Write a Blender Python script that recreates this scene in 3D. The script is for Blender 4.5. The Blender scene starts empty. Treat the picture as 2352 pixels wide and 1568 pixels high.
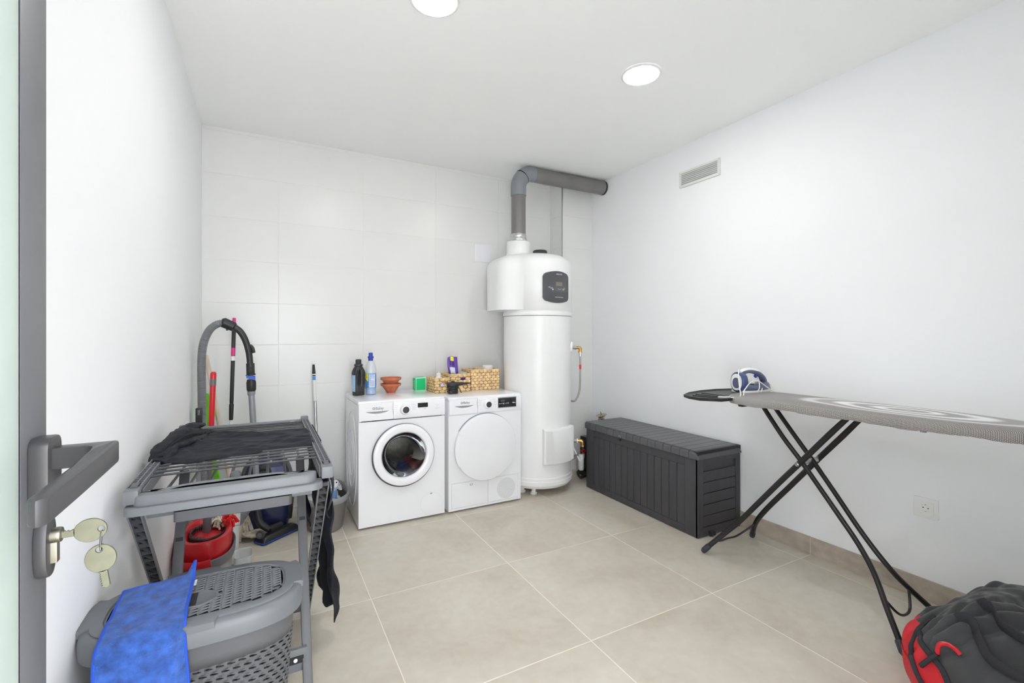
import bpy, bmesh, math, random
from mathutils import Vector, Matrix, noise
random.seed(7)
R = math.radians
sc = bpy.context.scene
# ---------------- camera, world, exposure ----------------
cam_d = bpy.data.cameras.new('camera'); cam = bpy.data.objects.new('camera', cam_d)
sc.collection.objects.link(cam); sc.camera = cam
cam_d.sensor_width = 36.0; cam_d.lens = 36.0*1060.16/2352; cam_d.shift_y = -15.76/2352
cam_d.clip_start = 0.01
cam.location = (0, 0, 1.30); cam.rotation_euler = (R(90), 0, -0.4942)
world = bpy.data.worlds.new('world'); sc.world = world; world.use_nodes = True
world.node_tree.nodes['Background'].inputs[0].default_value = (0.93, 0.96, 1.0, 1)
world.node_tree.nodes['Background'].inputs[1].default_value = 3.0
sc.view_settings.view_transform = 'Standard'; sc.view_settings.look = 'None'
sc.view_settings.gamma = 1.0; sc.view_settings.use_curve_mapping = False
sc.view_settings.exposure = 1.68
LAMP = 29.0      # emission strength of the two ceiling lamps
sc.cycles.max_bounces = 10; sc.cycles.diffuse_bounces = 8; sc.cycles.transmission_bounces = 8
sc.cycles.sample_clamp_indirect = 8.0
# room measures
XL, XR, YF, YW, ZC = -0.3777, 2.858, -0.16, 3.8396, 2.761

# ---------------- materials ----------------
def lin(c):
    c = c/255.0
    return c/12.92 if c <= 0.04045 else ((c+0.055)/1.055)**2.4
def rgb(c): return (lin(c[0]), lin(c[1]), lin(c[2]), 1)
def mat(name, c, rough=0.5, metal=0.0, var=0.0, vscale=8.0, bump=0.0, bscale=60.0, coat=0.0, trans=0.0, emit=0.0, stretch=(1,1,1), spec=None, sheen=0.0, ior=None, alpha=1.0):
    m = bpy.data.materials.new(name); m.use_nodes = True
    nt = m.node_tree; b = nt.nodes['Principled BSDF']
    b.inputs['Base Color'].default_value = rgb(c); b.inputs['Roughness'].default_value = rough
    b.inputs['Metallic'].default_value = metal
    if coat: b.inputs['Coat Weight'].default_value = coat
    if spec is not None: b.inputs['Specular IOR Level'].default_value = spec
    if trans: b.inputs['Transmission Weight'].default_value = trans
    if ior: b.inputs['IOR'].default_value = ior
    if sheen: b.inputs['Sheen Weight'].default_value = sheen
    if alpha < 1: b.inputs['Alpha'].default_value = alpha
    if emit:
        b.inputs['Emission Color'].default_value = rgb(c); b.inputs['Emission Strength'].default_value = emit
    if var or bump:
        tc = nt.nodes.new('ShaderNodeTexCoord'); mp = nt.nodes.new('ShaderNodeMapping')
        mp.inputs['Scale'].default_value = stretch
        nt.links.new(tc.outputs['Object'], mp.inputs['Vector'])
    if var:
        n = nt.nodes.new('ShaderNodeTexNoise'); n.inputs['Scale'].default_value = vscale; n.inputs['Detail'].default_value = 5
        nt.links.new(mp.outputs[0], n.inputs['Vector'])
        r = nt.nodes.new('ShaderNodeValToRGB')
        r.color_ramp.elements[0].position = 0.3; r.color_ramp.elements[1].position = 0.7
        lo = [max(0, x*(1-var)) for x in c]; hi = [min(255, x*(1+var)) for x in c]
        r.color_ramp.elements[0].color = rgb(lo); r.color_ramp.elements[1].color = rgb(hi)
        nt.links.new(n.outputs['Fac'], r.inputs['Fac']); nt.links.new(r.outputs['Color'], b.inputs['Base Color'])
    if bump:
        n2 = nt.nodes.new('ShaderNodeTexNoise'); n2.inputs['Scale'].default_value = bscale; n2.inputs['Detail'].default_value = 3
        nt.links.new(mp.outputs[0], n2.inputs['Vector'])
        bp = nt.nodes.new('ShaderNodeBump'); bp.inputs['Strength'].default_value = bump; bp.inputs['Distance'].default_value = 0.003
        nt.links.new(n2.outputs['Fac'], bp.inputs['Height']); nt.links.new(bp.outputs['Normal'], b.inputs['Normal'])
    return m
M = {}
M['plaster'] = mat('white_plaster', (243,244,246), 0.85, var=0.004, vscale=2, bump=0.04, bscale=120)
M['ceil'] = mat('ceiling_paint', (249,250,250), 0.9)
M['walltile'] = mat('wall_tile_glaze', (231,231,229), 0.28, var=0.006, vscale=3, bump=0.02, bscale=6)
M['wallgrout'] = mat('wall_grout', (236,236,234), 0.8)
M['grout'] = mat('floor_grout', (238,230,216), 0.85)
M['base'] = mat('baseboard_stone', (176,164,150), 0.45, var=0.07, vscale=5, stretch=(1,3,4))
M['alu'] = mat('aluminium', (190,192,194), 0.35, 0.9)
M['doorgrey'] = mat('door_powder_coat', (101,102,106), 0.42, var=0.02, bump=0.03, bscale=300)
M['gasket'] = mat('rubber_gasket', (30,31,34), 0.6)
M['handle'] = mat('handle_dark_paint', (62,61,63), 0.35, var=0.04)
M['nickel'] = mat('nickel', (140,137,124), 0.4, 1.0, var=0.05)
M['key'] = mat('key_metal', (128,127,110), 0.42, 1.0, var=0.05, vscale=60)
M['lamp'] = mat('lamp_diffuser', (255,254,252), 0.5, emit=LAMP)
M['whitep'] = mat('white_plastic', (240,240,238), 0.4)
M['ventw'] = mat('vent_white', (226,226,222), 0.45)
M['enamel'] = mat('white_enamel', (236,237,240), 0.25, coat=0.3, var=0.003)
M['panelw'] = mat('panel_white_gloss', (240,240,244), 0.18, coat=0.4)
M['tank'] = mat('heater_white_steel', (236,237,237), 0.32, var=0.004)
M['chrome'] = mat('chrome', (205,207,210), 0.12, 1.0)
M['steel'] = mat('drum_steel', (112,106,98), 0.38, 1.0, var=0.15, vscale=40)
M['darkknob'] = mat('dark_knob', (64,63,66), 0.4, var=0.05)
M['screen'] = mat('black_screen', (34,33,36), 0.15, coat=0.5)
M['ink'] = mat('grey_ink', (128,130,134), 0.6)
M['inkl'] = mat('light_ink', (186,187,193), 0.6)
M['white_ink'] = mat('white_ink', (228,230,236), 0.6)
M['glass'] = mat('door_glass', (235,240,242), 0.02, trans=1.0, ior=1.2)
M['gask2'] = mat('door_bellow_rubber', (130,136,144), 0.45, var=0.05)
M['scoop'] = mat('handle_scoop_grey', (206,208,211), 0.45)
M['pvcd'] = mat('pvc_pipe_grey', (121,119,118), 0.38, var=0.05, vscale=5, stretch=(1,1,.4))
M['pvcl'] = mat('pvc_elbow_grey', (134,139,145), 0.35, var=0.02)
M['foil'] = mat('aluminium_foil_tape', (205,205,205), 0.28, 0.9, var=0.08, vscale=40, bump=0.7, bscale=90)
M['panelg'] = mat('panel_dark_grey', (78,78,82), 0.4, var=0.03)
M['screen2'] = mat('panel_window', (88,87,87), 0.25)
M['lcd'] = mat('lcd_window', (120,118,110), 0.4)
M['led'] = mat('blue_led', (90,150,255), 0.4, emit=3.0)
M['brass'] = mat('brass', (190,150,90), 0.28, 1.0, var=0.08, vscale=50)
M['braid'] = mat('braided_steel', (168,166,160), 0.42, 0.7, var=0.12, vscale=300)
M['red'] = mat('red_plastic', (196,28,38), 0.32, var=0.03)
M['redtag'] = mat('red_tag', (215,40,35), 0.5)
M['blackp'] = mat('black_plastic', (40,40,42), 0.42, var=0.05)
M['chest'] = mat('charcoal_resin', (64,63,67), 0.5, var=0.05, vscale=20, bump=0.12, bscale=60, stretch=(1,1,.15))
M['chestlid_lit'] = mat('charcoal_resin_lid_lit', (84,84,87), 0.36, var=0.05, vscale=20, bump=0.12, bscale=60, stretch=(.15,1,1))  # box resin made lighter: the reflection on the lid is put into its colour
M['blackm'] = mat('black_steel_tube', (38,36,36), 0.32, 0.3)
M['foot'] = mat('dark_rubber_foot', (52,54,62), 0.5)
M['rack'] = mat('rack_grey_plastic', (116,119,123), 0.42, var=0.03)
M['rackd'] = mat('rack_dark_grey', (84,85,88), 0.45, var=0.04)
M['rackb'] = mat('rack_black_web', (34,35,38), 0.6)
M['rod'] = mat('rack_rod_dark', (72,72,75), 0.4)
M['rodl'] = mat('rack_rod_light', (150,153,156), 0.45, var=0.04, vscale=90)
M['hamper'] = mat('hamper_grey_plastic', (107,110,114), 0.42, var=0.02)
M['hamperd'] = mat('hamper_body_grey', (90,91,94), 0.42, var=0.03)
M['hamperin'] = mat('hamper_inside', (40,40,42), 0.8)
M['cloth'] = mat('black_jersey_fabric', (27,29,37), 0.62, var=0.12, vscale=20, bump=0.35, bscale=25, spec=0.3, stretch=(1,3,3))
M['towel'] = mat('blue_microfibre', (48,88,164), 0.95, var=0.2, vscale=45, bump=1.0, bscale=420, sheen=0.15)
M['towelh'] = mat('blue_hem', (30,78,190), 0.8)
M['tagw'] = mat('white_fabric_tag', (232,232,232), 0.8)
M['hose'] = mat('vacuum_hose_grey', (128,130,134), 0.4, var=0.03)
M['hosed'] = mat('vacuum_hose_groove', (78,80,84), 0.6)
M['tubeg'] = mat('grey_wand', (150,153,158), 0.35, 0.35)
M['blue'] = mat('bright_blue_plastic', (24,86,200), 0.4)
M['navy'] = mat('navy_gloss_plastic', (34,42,78), 0.25, coat=0.5)
M['navyl'] = mat('navy_light_panel', (74,84,126), 0.35, coat=0.3)
M['pink'] = mat('pink_plastic', (214,62,140), 0.4)
M['wood'] = mat('pale_wood_handle', (216,200,180), 0.6, var=0.05, vscale=6, stretch=(8,8,1))
M['green'] = mat('lime_plastic', (110,212,10), 0.35)
M['mopw'] = mat('mop_cotton', (206,194,178), 0.95, var=0.14, vscale=40, bump=1.0, bscale=160)
M['mopr'] = mat('mop_red_yarn', (214,30,34), 0.9, bump=0.8, bscale=160)
M['bucketg'] = mat('bucket_grey_beige', (150,147,142), 0.45, var=0.03)
M['bandg'] = mat('bucket_band_grey', (104,104,106), 0.4)
M['pail'] = mat('pail_offwhite', (222,224,222), 0.4)
M['basin'] = mat('basin_taupe_plastic', (116,113,109), 0.32, var=0.03)
M['basinr'] = mat('basin_rim_grey', (138,139,140), 0.4)
M['mint'] = mat('mint_label', (206,224,196), 0.6)
M['packb'] = mat('blue_carton', (104,150,206), 0.5, var=0.05)
M['film'] = mat('clear_film', (225,230,232), 0.1, trans=0.0, alpha=0.45, bump=0.8, bscale=30, spec=1.0)
M['terra'] = mat('terracotta', (196,112,80), 0.75, var=0.06, vscale=20)
M['bottleb'] = mat('black_bottle', (52,52,55), 0.35)
M['pet'] = mat('clear_pet_plastic', (225,232,236), 0.08, alpha=0.42, spec=1.0)
M['liquid'] = mat('blue_liquid', (120,178,232), 0.2, var=0.04)
M['capb'] = mat('dark_blue_cap', (34,66,168), 0.35)
M['lblue'] = mat('label_light_blue', (166,200,232), 0.5, var=0.06, vscale=16)
M['lblue2'] = mat('label_mid_blue', (86,146,212), 0.5, var=0.12, vscale=14)
M['yellow'] = mat('label_yellow', (232,226,50), 0.5)
M['lwhite'] = mat('label_white', (216,226,240), 0.5)
M['inkb'] = mat('blue_ink', (90,100,170), 0.6)
M['orange'] = mat('orange_ink', (220,110,40), 0.6)
M['gbox'] = mat('green_carton', (0,192,116), 0.5)
M['mintc'] = mat('mint_carton_edge', (206,240,224), 0.5)
M['straw'] = mat('water_hyacinth', (228,196,148), 0.75, var=0.15, vscale=28, bump=0.5, bscale=80)
M['strawd'] = mat('water_hyacinth_dark', (168,120,70), 0.85, var=0.15, vscale=30)
M['purple'] = mat('purple_pouch_film', (104,64,170), 0.3, var=0.08, vscale=14, bump=0.3, bscale=20)
M['purpled'] = mat('dark_purple', (70,36,130), 0.4)
M['glabel'] = mat('label_green', (96,184,96), 0.5)
M['pinkl'] = mat('magenta_label', (226,70,170), 0.5)
M['irond'] = mat('iron_slate_blue', (84,92,120), 0.3, coat=0.3)
M['ironb'] = mat('iron_navy', (62,80,128), 0.25, coat=0.4)
M['cordw'] = mat('white_cord', (234,232,226), 0.5)
M['bagr'] = mat('red_neoprene', (200,32,44), 0.6, var=0.05, vscale=6, bump=0.1, bscale=200)
M['bagb'] = mat('black_bag_fabric', (54,54,56), 0.8, var=0.12, vscale=10, bump=0.5, bscale=30, sheen=0.2)
M['bagt'] = mat('black_webbing', (42,42,46), 0.75, bump=0.5, bscale=600)
M['drumred'] = mat('dark_red_fabric', (110,26,40), 0.85)
M['drumgreen'] = mat('dull_green_fabric', (70,92,84), 0.85)
M['grip_shade'] = mat('grip_shade_grey', (150,153,156), 0.5)  # grey for the shade inside the white drawer grips
M['chromeb'] = mat('warm_chrome', (180,170,150), 0.22, 1.0)

def floor_mat():
    m = bpy.data.materials.new('stoneware_floor_tile'); m.use_nodes = True
    nt = m.node_tree; b = nt.nodes['Principled BSDF']; L = nt.links.new
    geo = nt.nodes.new('ShaderNodeNewGeometry'); oi = nt.nodes.new('ShaderNodeObjectInfo')
    mul = nt.nodes.new('ShaderNodeMath'); mul.operation = 'MULTIPLY'; mul.inputs[1].default_value = 37.0
    L(oi.outputs['Random'], mul.inputs[0])
    add = nt.nodes.new('ShaderNodeVectorMath'); add.operation = 'ADD'
    L(geo.outputs['Position'], add.inputs[0]); L(mul.outputs[0], add.inputs[1])
    n = nt.nodes.new('ShaderNodeTexNoise'); n.inputs['Scale'].default_value = 1.9; n.inputs['Detail'].default_value = 8; n.inputs['Roughness'].default_value = 0.62
    n.inputs['Distortion'].default_value = 0.6
    L(add.outputs[0], n.inputs['Vector'])
    r = nt.nodes.new('ShaderNodeValToRGB'); e = r.color_ramp.elements
    e[0].position = 0.30; e[0].color = rgb((190,180,163)); e[1].position = 0.72; e[1].color = rgb((211,204,192))
    k = e.new(0.5); k.color = rgb((203,195,181))
    L(n.outputs['Fac'], r.inputs['Fac'])
    n2 = nt.nodes.new('ShaderNodeTexNoise'); n2.inputs['Scale'].default_value = 22; n2.inputs['Detail'].default_value = 6
    L(add.outputs[0], n2.inputs['Vector'])
    mx = nt.nodes.new('ShaderNodeMixRGB'); mx.blend_type = 'OVERLAY'; mx.inputs['Fac'].default_value = 0.12
    L(r.outputs['Color'], mx.inputs[1]); L(n2.outputs['Fac'], mx.inputs[2]); L(mx.outputs[0], b.inputs['Base Color'])
    b.inputs['Roughness'].default_value = 0.42
    bp = nt.nodes.new('ShaderNodeBump'); bp.inputs['Strength'].default_value = 0.08; bp.inputs['Distance'].default_value = 0.002
    L(n2.outputs['Fac'], bp.inputs['Height']); L(bp.outputs['Normal'], b.inputs['Normal'])
    return m
M['floortile'] = floor_mat()
def frosted():
    m = mat('frosted_glass', (226,236,231), 0.35); nt = m.node_tree; b = nt.nodes['Principled BSDF']
    tr = nt.nodes.new('ShaderNodeBsdfTranslucent'); tr.inputs['Color'].default_value = rgb((236,244,240))
    mx = nt.nodes.new('ShaderNodeMixShader'); mx.inputs[0].default_value = 0.5
    nt.links.new(b.outputs[0], mx.inputs[1]); nt.links.new(tr.outputs[0], mx.inputs[2]); nt.links.new(mx.outputs[0], nt.nodes['Material Output'].inputs['Surface'])
    return m
M['frost'] = frosted()
def board_mat():
    m = bpy.data.materials.new('ironing_cover_waves'); m.use_nodes = True
    nt = m.node_tree; b = nt.nodes['Principled BSDF']; L = nt.links.new
    geo = nt.nodes.new('ShaderNodeNewGeometry'); sep = nt.nodes.new('ShaderNodeSeparateXYZ'); L(geo.outputs['Position'], sep.inputs[0])
    # rings around an ellipse on the board, in the board's own measures
    mp = nt.nodes.new('ShaderNodeMapping'); mp.inputs['Location'].default_value = (-2.60*5.5, -1.0*2.1, 0); mp.inputs['Scale'].default_value = (5.5, 2.1, 0)
    L(geo.outputs['Position'], mp.inputs['Vector'])
    nz = nt.nodes.new('ShaderNodeTexNoise'); nz.inputs['Scale'].default_value = 3.0; L(geo.outputs['Position'], nz.inputs['Vector'])
    ln = nt.nodes.new('ShaderNodeVectorMath'); ln.operation = 'LENGTH'; L(mp.outputs[0], ln.inputs[0])
    m1 = nt.nodes.new('ShaderNodeMath'); m1.operation = 'MULTIPLY_ADD'; m1.inputs[1].default_value = 0.35; L(nz.outputs['Fac'], m1.inputs[0]); L(ln.outputs['Value'], m1.inputs[2])
    m2 = nt.nodes.new('ShaderNodeMath'); m2.operation = 'MULTIPLY'; m2.inputs[1].default_value = 19.0; L(m1.outputs[0], m2.inputs[0])
    sn = nt.nodes.new('ShaderNodeMath'); sn.operation = 'SINE'; L(m2.outputs[0], sn.inputs[0])
    mr = nt.nodes.new('ShaderNodeMapRange'); mr.inputs[1].default_value = -0.5; mr.inputs[2].default_value = 0.9; L(sn.outputs[0], mr.inputs[0])
    # woven dots
    ch = nt.nodes.new('ShaderNodeTexVoronoi'); ch.inputs['Scale'].default_value = 230; ch.inputs['Randomness'].default_value = 0.0
    ch.voronoi_dimensions = '2D'
    axz = nt.nodes.new('ShaderNodeMath'); axz.operation = 'ADD'; L(sep.outputs['X'], axz.inputs[0]); L(sep.outputs['Z'], axz.inputs[1])
    cmb = nt.nodes.new('ShaderNodeCombineXYZ'); L(sep.outputs['Y'], cmb.inputs[0]); L(axz.outputs[0], cmb.inputs[1]); L(cmb.outputs[0], ch.inputs['Vector'])
    d = nt.nodes.new('ShaderNodeMath'); d.operation = 'LESS_THAN'; d.inputs[1].default_value = 0.30; L(ch.outputs['Distance'], d.inputs[0])
    # the outer part of the cloth is grey with light dots, the middle is light with grey rings
    rd = nt.nodes.new('ShaderNodeMapRange'); rd.inputs[1].default_value = 0.95; rd.inputs[2].default_value = 1.35; L(m1.outputs[0], rd.inputs[0])
    c1 = nt.nodes.new('ShaderNodeMixRGB'); c1.inputs[1].default_value = rgb((168,166,164)); c1.inputs[2].default_value = rgb((240,240,240)); L(mr.outputs[0], c1.inputs[0])
    c2 = nt.nodes.new('ShaderNodeMixRGB'); c2.inputs[1].default_value = rgb((100,95,91)); c2.inputs[2].default_value = rgb((214,212,210)); L(d.outputs[0], c2.inputs[0])
    c3 = nt.nodes.new('ShaderNodeMixRGB'); L(rd.outputs[0], c3.inputs[0]); L(c1.outputs[0], c3.inputs[1]); L(c2.outputs[0], c3.inputs[2])
    # plain grey at the square end
    y1 = nt.nodes.new('ShaderNodeMapRange'); y1.inputs[1].default_value = 1.44; y1.inputs[2].default_value = 1.56; L(sep.outputs['Y'], y1.inputs[0])
    c4 = nt.nodes.new('ShaderNodeMixRGB'); c4.inputs[2].default_value = rgb((150,147,144)); L(y1.outputs[0], c4.inputs[0]); L(c3.outputs[0], c4.inputs[1])
    L(c4.outputs[0], b.inputs['Base Color']); b.inputs['Roughness'].default_value = 0.7
    return m
M['board'] = board_mat()

# ---------------- geometry helpers ----------------
class MB:
    def __init__(s): s.v = []; s.f = []
    def add(s, v, f, mtx=None):
        o = len(s.v)
        s.v += [tuple(mtx @ Vector(p)) if mtx is not None else tuple(p) for p in v]
        s.f += [tuple(i+o for i in q) for q in f]; return s
    def box(s, x0, x1, y0, y1, z0, z1, mtx=None):
        v = [(x0,y0,z0),(x1,y0,z0),(x1,y1,z0),(x0,y1,z0),(x0,y0,z1),(x1,y0,z1),(x1,y1,z1),(x0,y1,z1)]
        return s.add(v, [(0,3,2,1),(4,5,6,7),(0,1,5,4),(1,2,6,5),(2,3,7,6),(3,0,4,7)], mtx)
    def bar(s, a, b, w, h, up=(0,0,1)):   # box beam from a to b, w across, h along up
        a = Vector(a); b = Vector(b); d = (b-a).normalized(); u = Vector(up); x = d.cross(u)
        if x.length < 1e-5: x = Vector((1,0,0))
        x.normalize(); u = x.cross(d).normalized()
        v = []
        for p in (a, b):
            for sx, su in ((-1,-1),(1,-1),(1,1),(-1,1)): v.append(p + x*(sx*w/2) + u*(su*h/2))
        return s.add(v, [(0,1,2,3),(7,6,5,4),(0,4,5,1),(1,5,6,2),(2,6,7,3),(3,7,4,0)])
    def tube(s, pts, r, n=10, sub=0, caps=True, sq=None):
        P = [Vector(p) for p in pts]
        rr = list(r) if isinstance(r, (list, tuple)) else [r]*len(P)
        if sub:
            Q = []; q2 = []
            for i in range(len(P)-1):
                p0 = P[max(i-1,0)]; p1 = P[i]; p2 = P[i+1]; p3 = P[min(i+2,len(P)-1)]
                for k in range(sub):
                    t = k/sub
                    Q.append(0.5*((2*p1)+(-p0+p2)*t+(2*p0-5*p1+4*p2-p3)*t*t+(-p0+3*p1-3*p2+p3)*t**3))
                    q2.append(rr[i]*(1-t)+rr[i+1]*t)
            Q.append(P[-1]); q2.append(rr[-1]); P = Q; rr = q2
        N = len(P); T = []
        for i in range(N):
            t = P[min(i+1,N-1)]-P[max(i-1,0)]
            if t.length < 1e-7: t = T[-1] if T else Vector((0,0,1))
            T.append(t.normalized())
        a = Vector((0,0,1)) if abs(T[0].z) < 0.9 else Vector((1,0,0))
        u = T[0].cross(a).normalized(); v = []; 
        for i in range(N):
            if i: 
                u = u - T[i]*u.dot(T[i])
                u.normalize()
            w = T[i].cross(u)
            for k in range(n):
                A = 2*math.pi*k/n
                cu, cw = math.cos(A), math.sin(A)
                if sq: cu *= sq[0]; cw *= sq[1]
                v.append(P[i]+(u*cu+w*cw)*rr[i])
        f = []
        for i in range(N-1):
            for k in range(n): f.append((i*n+k, i*n+(k+1)%n, (i+1)*n+(k+1)%n, (i+1)*n+k))
        if caps: f.append(tuple(range(n-1,-1,-1))); f.append(tuple((N-1)*n+k for k in range(n)))
        return s.add(v, f)
    def lathe(s, prof, n=32, axis='z', c=(0,0,0), caps=True, sx=1, sy=1, a0=0, a1=360):
        full = abs(a1-a0) >= 360; m = n if full else n+1; v = []
        for r, h in prof:
            for k in range(m):
                A = R(a0+(a1-a0)*k/n); x, y = r*math.cos(A)*sx, r*math.sin(A)*sy
                if axis == 'z': p = (x, y, h)
                elif axis == 'y': p = (x, h, y)
                else: p = (h, x, y)
                v.append((p[0]+c[0], p[1]+c[1], p[2]+c[2]))
        f = []
        for i in range(len(prof)-1):
            for k in range(n if full else m-1): f.append((i*m+k, i*m+(k+1)%m, (i+1)*m+(k+1)%m, (i+1)*m+k))
        if caps and full:
            if prof[0][0] > 1e-6: f.append(tuple(range(m-1,-1,-1)))
            if prof[-1][0] > 1e-6: f.append(tuple((len(prof)-1)*m+k for k in range(m)))
        return s.add(v, f)
    def prism(s, poly, a, b, axis='z', mtx=None):
        n = len(poly)
        def P(p, h):
            return (p[0],p[1],h) if axis=='z' else ((p[0],h,p[1]) if axis=='y' else (h,p[0],p[1]))
        v = [P(p,a) for p in poly]+[P(p,b) for p in poly]
        f = [tuple(range(n-1,-1,-1)), tuple(range(n,2*n))]+[(i,(i+1)%n,(i+1)%n+n,i+n) for i in range(n)]
        return s.add(v, f, mtx)
    def grid(s, fn, nu, nv, closed=False):
        v = [fn(i/nu, j/nv) for j in range(nv+1) for i in range(nu+1)]
        f = [(j*(nu+1)+i, j*(nu+1)+i+1, (j+1)*(nu+1)+i+1, (j+1)*(nu+1)+i) for j in range(nv) for i in range(nu)]
        return s.add(v, f)
    def sphere(s, c, r, n=12, sc_=(1,1,1)):
        prof = [(max(1e-5, r*math.sin(math.pi*i/(n//2))), -r*math.cos(math.pi*i/(n//2))) for i in range(n//2+1)]
        m = MB(); m.lathe(prof, n, caps=False)
        return s.add([(p[0]*sc_[0]+c[0], p[1]*sc_[1]+c[1], p[2]*sc_[2]+c[2]) for p in m.v], m.f)
    def slab(s, pts_b, pts_t):  # closed loft between two rings
        n = len(pts_b); return s.add(list(pts_b)+list(pts_t), [tuple(range(n-1,-1,-1)), tuple(range(n,2*n))]+[(i,(i+1)%n,(i+1)%n+n,i+n) for i in range(n)])
    def rings(s, rs, cap0=True, cap1=True):
        n = len(rs[0]); v = [p for r in rs for p in r]; f = []
        for i in range(len(rs)-1):
            for k in range(n): f.append((i*n+k, i*n+(k+1)%n, (i+1)*n+(k+1)%n, (i+1)*n+k))
        if cap0: f.append(tuple(range(n-1,-1,-1)))
        if cap1: f.append(tuple((len(rs)-1)*n+k for k in range(n)))
        return s.add(v, f)
def rrect(x0, x1, y0, y1, r, n=5):
    pts = []
    for cx, cy, a in ((x1-r,y0+r,-90),(x1-r,y1-r,0),(x0+r,y1-r,90),(x0+r,y0+r,180)):
        for k in range(n+1):
            A = R(a+90*k/n); pts.append((cx+r*math.cos(A), cy+r*math.sin(A)))
    return pts
def ell(cx, cy, rx, ry, n=40, p=2.0):
    o = []
    for k in range(n):
        A = 2*math.pi*k/n; c, s_ = math.cos(A), math.sin(A)
        o.append((cx+rx*math.copysign(abs(c)**(2/p), c), cy+ry*math.copysign(abs(s_)**(2/p), s_)))
    return o
def rot(ax, deg, c=(0,0,0)):
    c = Vector(c); return Matrix.Translation(c) @ Matrix.Rotation(R(deg), 4, ax) @ Matrix.Translation(-c)

C = sc.collection
def obj(name, mb, m, parent=None, smooth=True, bevel=0.0, seg=2, solid=0.0, org=None, ang=35, mesh=None, kind=None, label=None, recalc=True):
    """one mesh object; geometry is given in the frame of the scene (or of the thing when org is None and the thing is local)"""
    o_ = Vector(org) if org is not None else (Vector(parent['_o']) if parent is not None and '_o' in parent else Vector((0,0,0)))
    me = bpy.data.meshes.new(name)
    me.from_pydata([tuple(Vector(p)-o_) for p in mb.v], [], mb.f)
    bm = bmesh.new(); bm.from_mesh(me)
    lv = [v for v in bm.verts if not v.link_faces]
    if lv: bmesh.ops.delete(bm, geom=lv, context='VERTS')
    if recalc: bmesh.ops.recalc_face_normals(bm, faces=bm.faces)
    if bevel:
        es = [e for e in bm.edges if len(e.link_faces)==2 and e.calc_face_angle(0) > R(40)]
        bmesh.ops.bevel(bm, geom=es, offset=bevel, segments=seg, affect='EDGES', profile=0.6, clamp_overlap=True)
    bm.to_mesh(me); bm.free()
    if smooth:
        me.polygons.foreach_set('use_smooth', [True]*len(me.polygons)); me.set_sharp_from_angle(angle=R(ang))
    me.materials.append(m)
    o = bpy.data.objects.new(name, me); C.objects.link(o)
    if parent is not None:
        o.parent = parent
        pp = parent
        if '_o' in parent: o['_o'] = list(parent['_o'])
    elif org is not None: o.location = org; o['_o'] = list(org)
    if solid:
        md = o.modifiers.new('thickness', 'SOLIDIFY'); md.thickness = solid; md.offset = 0
    if kind: o['kind'] = kind
    if label: o['label'] = label
    return o
def thing(name, label, cat, loc=(0,0,0), rz=0.0, group=None, local=False):
    o = bpy.data.objects.new(name, None); C.objects.link(o); o.empty_display_size = 0.05
    o.location = loc; o.rotation_euler = (0,0,R(rz)); o['label'] = label; o['category'] = cat
    if group: o['group'] = group
    o['_o'] = [0,0,0] if local else list(loc)
    return o
def tag(o, label, cat, group=None):
    o['label'] = label; o['category'] = cat
    if group: o['group'] = group
    return o
def struct(name, mb, m, **k):
    o = obj(name, mb, m, **k); o['kind'] = 'structure'; return o
def writing(name, s, size, m, parent, mtx, depth=0.0006, bend=None):
    cu = bpy.data.curves.new('txt', 'FONT'); cu.body = s; cu.size = size; cu.extrude = depth; cu.resolution_u = 2
    cu.align_x = 'CENTER'; cu.align_y = 'CENTER'
    t = bpy.data.objects.new('txt', cu); C.objects.link(t); bpy.context.view_layer.update()
    me = bpy.data.meshes.new_from_object(t.evaluated_get(bpy.context.evaluated_depsgraph_get()))
    C.objects.unlink(t); bpy.data.objects.remove(t); bpy.data.curves.remove(cu)
    o_ = Vector(parent['_o'])
    for v in me.vertices:
        p = (bend(v.co) if bend else mtx @ v.co); v.co = p - o_
    me.materials.clear(); me.materials.append(m)
    o = bpy.data.objects.new(name, me); C.objects.link(o); o.parent = parent; o['_o'] = list(parent['_o']); return o
FRONT = Matrix.Rotation(R(90), 4, 'X')       # lettering that faces -Y
def at_front(x, y, z, tilt=0): return Matrix.Translation((x,y,z)) @ FRONT

# ======================= THE ROOM =======================
fl = struct('floor', MB().box(XL-.1, XR+.1, -2.2, YW+.1, -0.08, -0.0007), M['grout'])
X0, Y0, TS = 0.467, 3.0865, 0.7597
for i in range(-2, 4):
    for j in range(-7, 1):
        x0, x1 = X0+i*TS+.0018, X0+(i+1)*TS-.0018; y0, y1 = Y0+j*TS+.0018, Y0+(j+1)*TS-.0018
        x0, x1 = max(x0, XL), min(x1, XR); y0, y1 = max(y0, -2.2), min(y1, YW)
        if x1-x0 < .02 or y1-y0 < .02: continue
        obj('floor_tile', MB().box(x0, x1, y0, y1, -0.008, 0.0), M['floortile'], fl, bevel=0.0008, seg=1, smooth=False)
struct('ceiling', MB().box(XL-.1, XR+.1, YF-.1, YW+.1, ZC, ZC+.1), M['ceil'])
struct('wall_left', MB().box(XL-.1, XL, YF-.1, YW+.1, 0, ZC), M['plaster'])
struct('wall_right', MB().box(XR, XR+.1, YF-.1, YW+.1, 0, ZC), M['plaster'])
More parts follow.
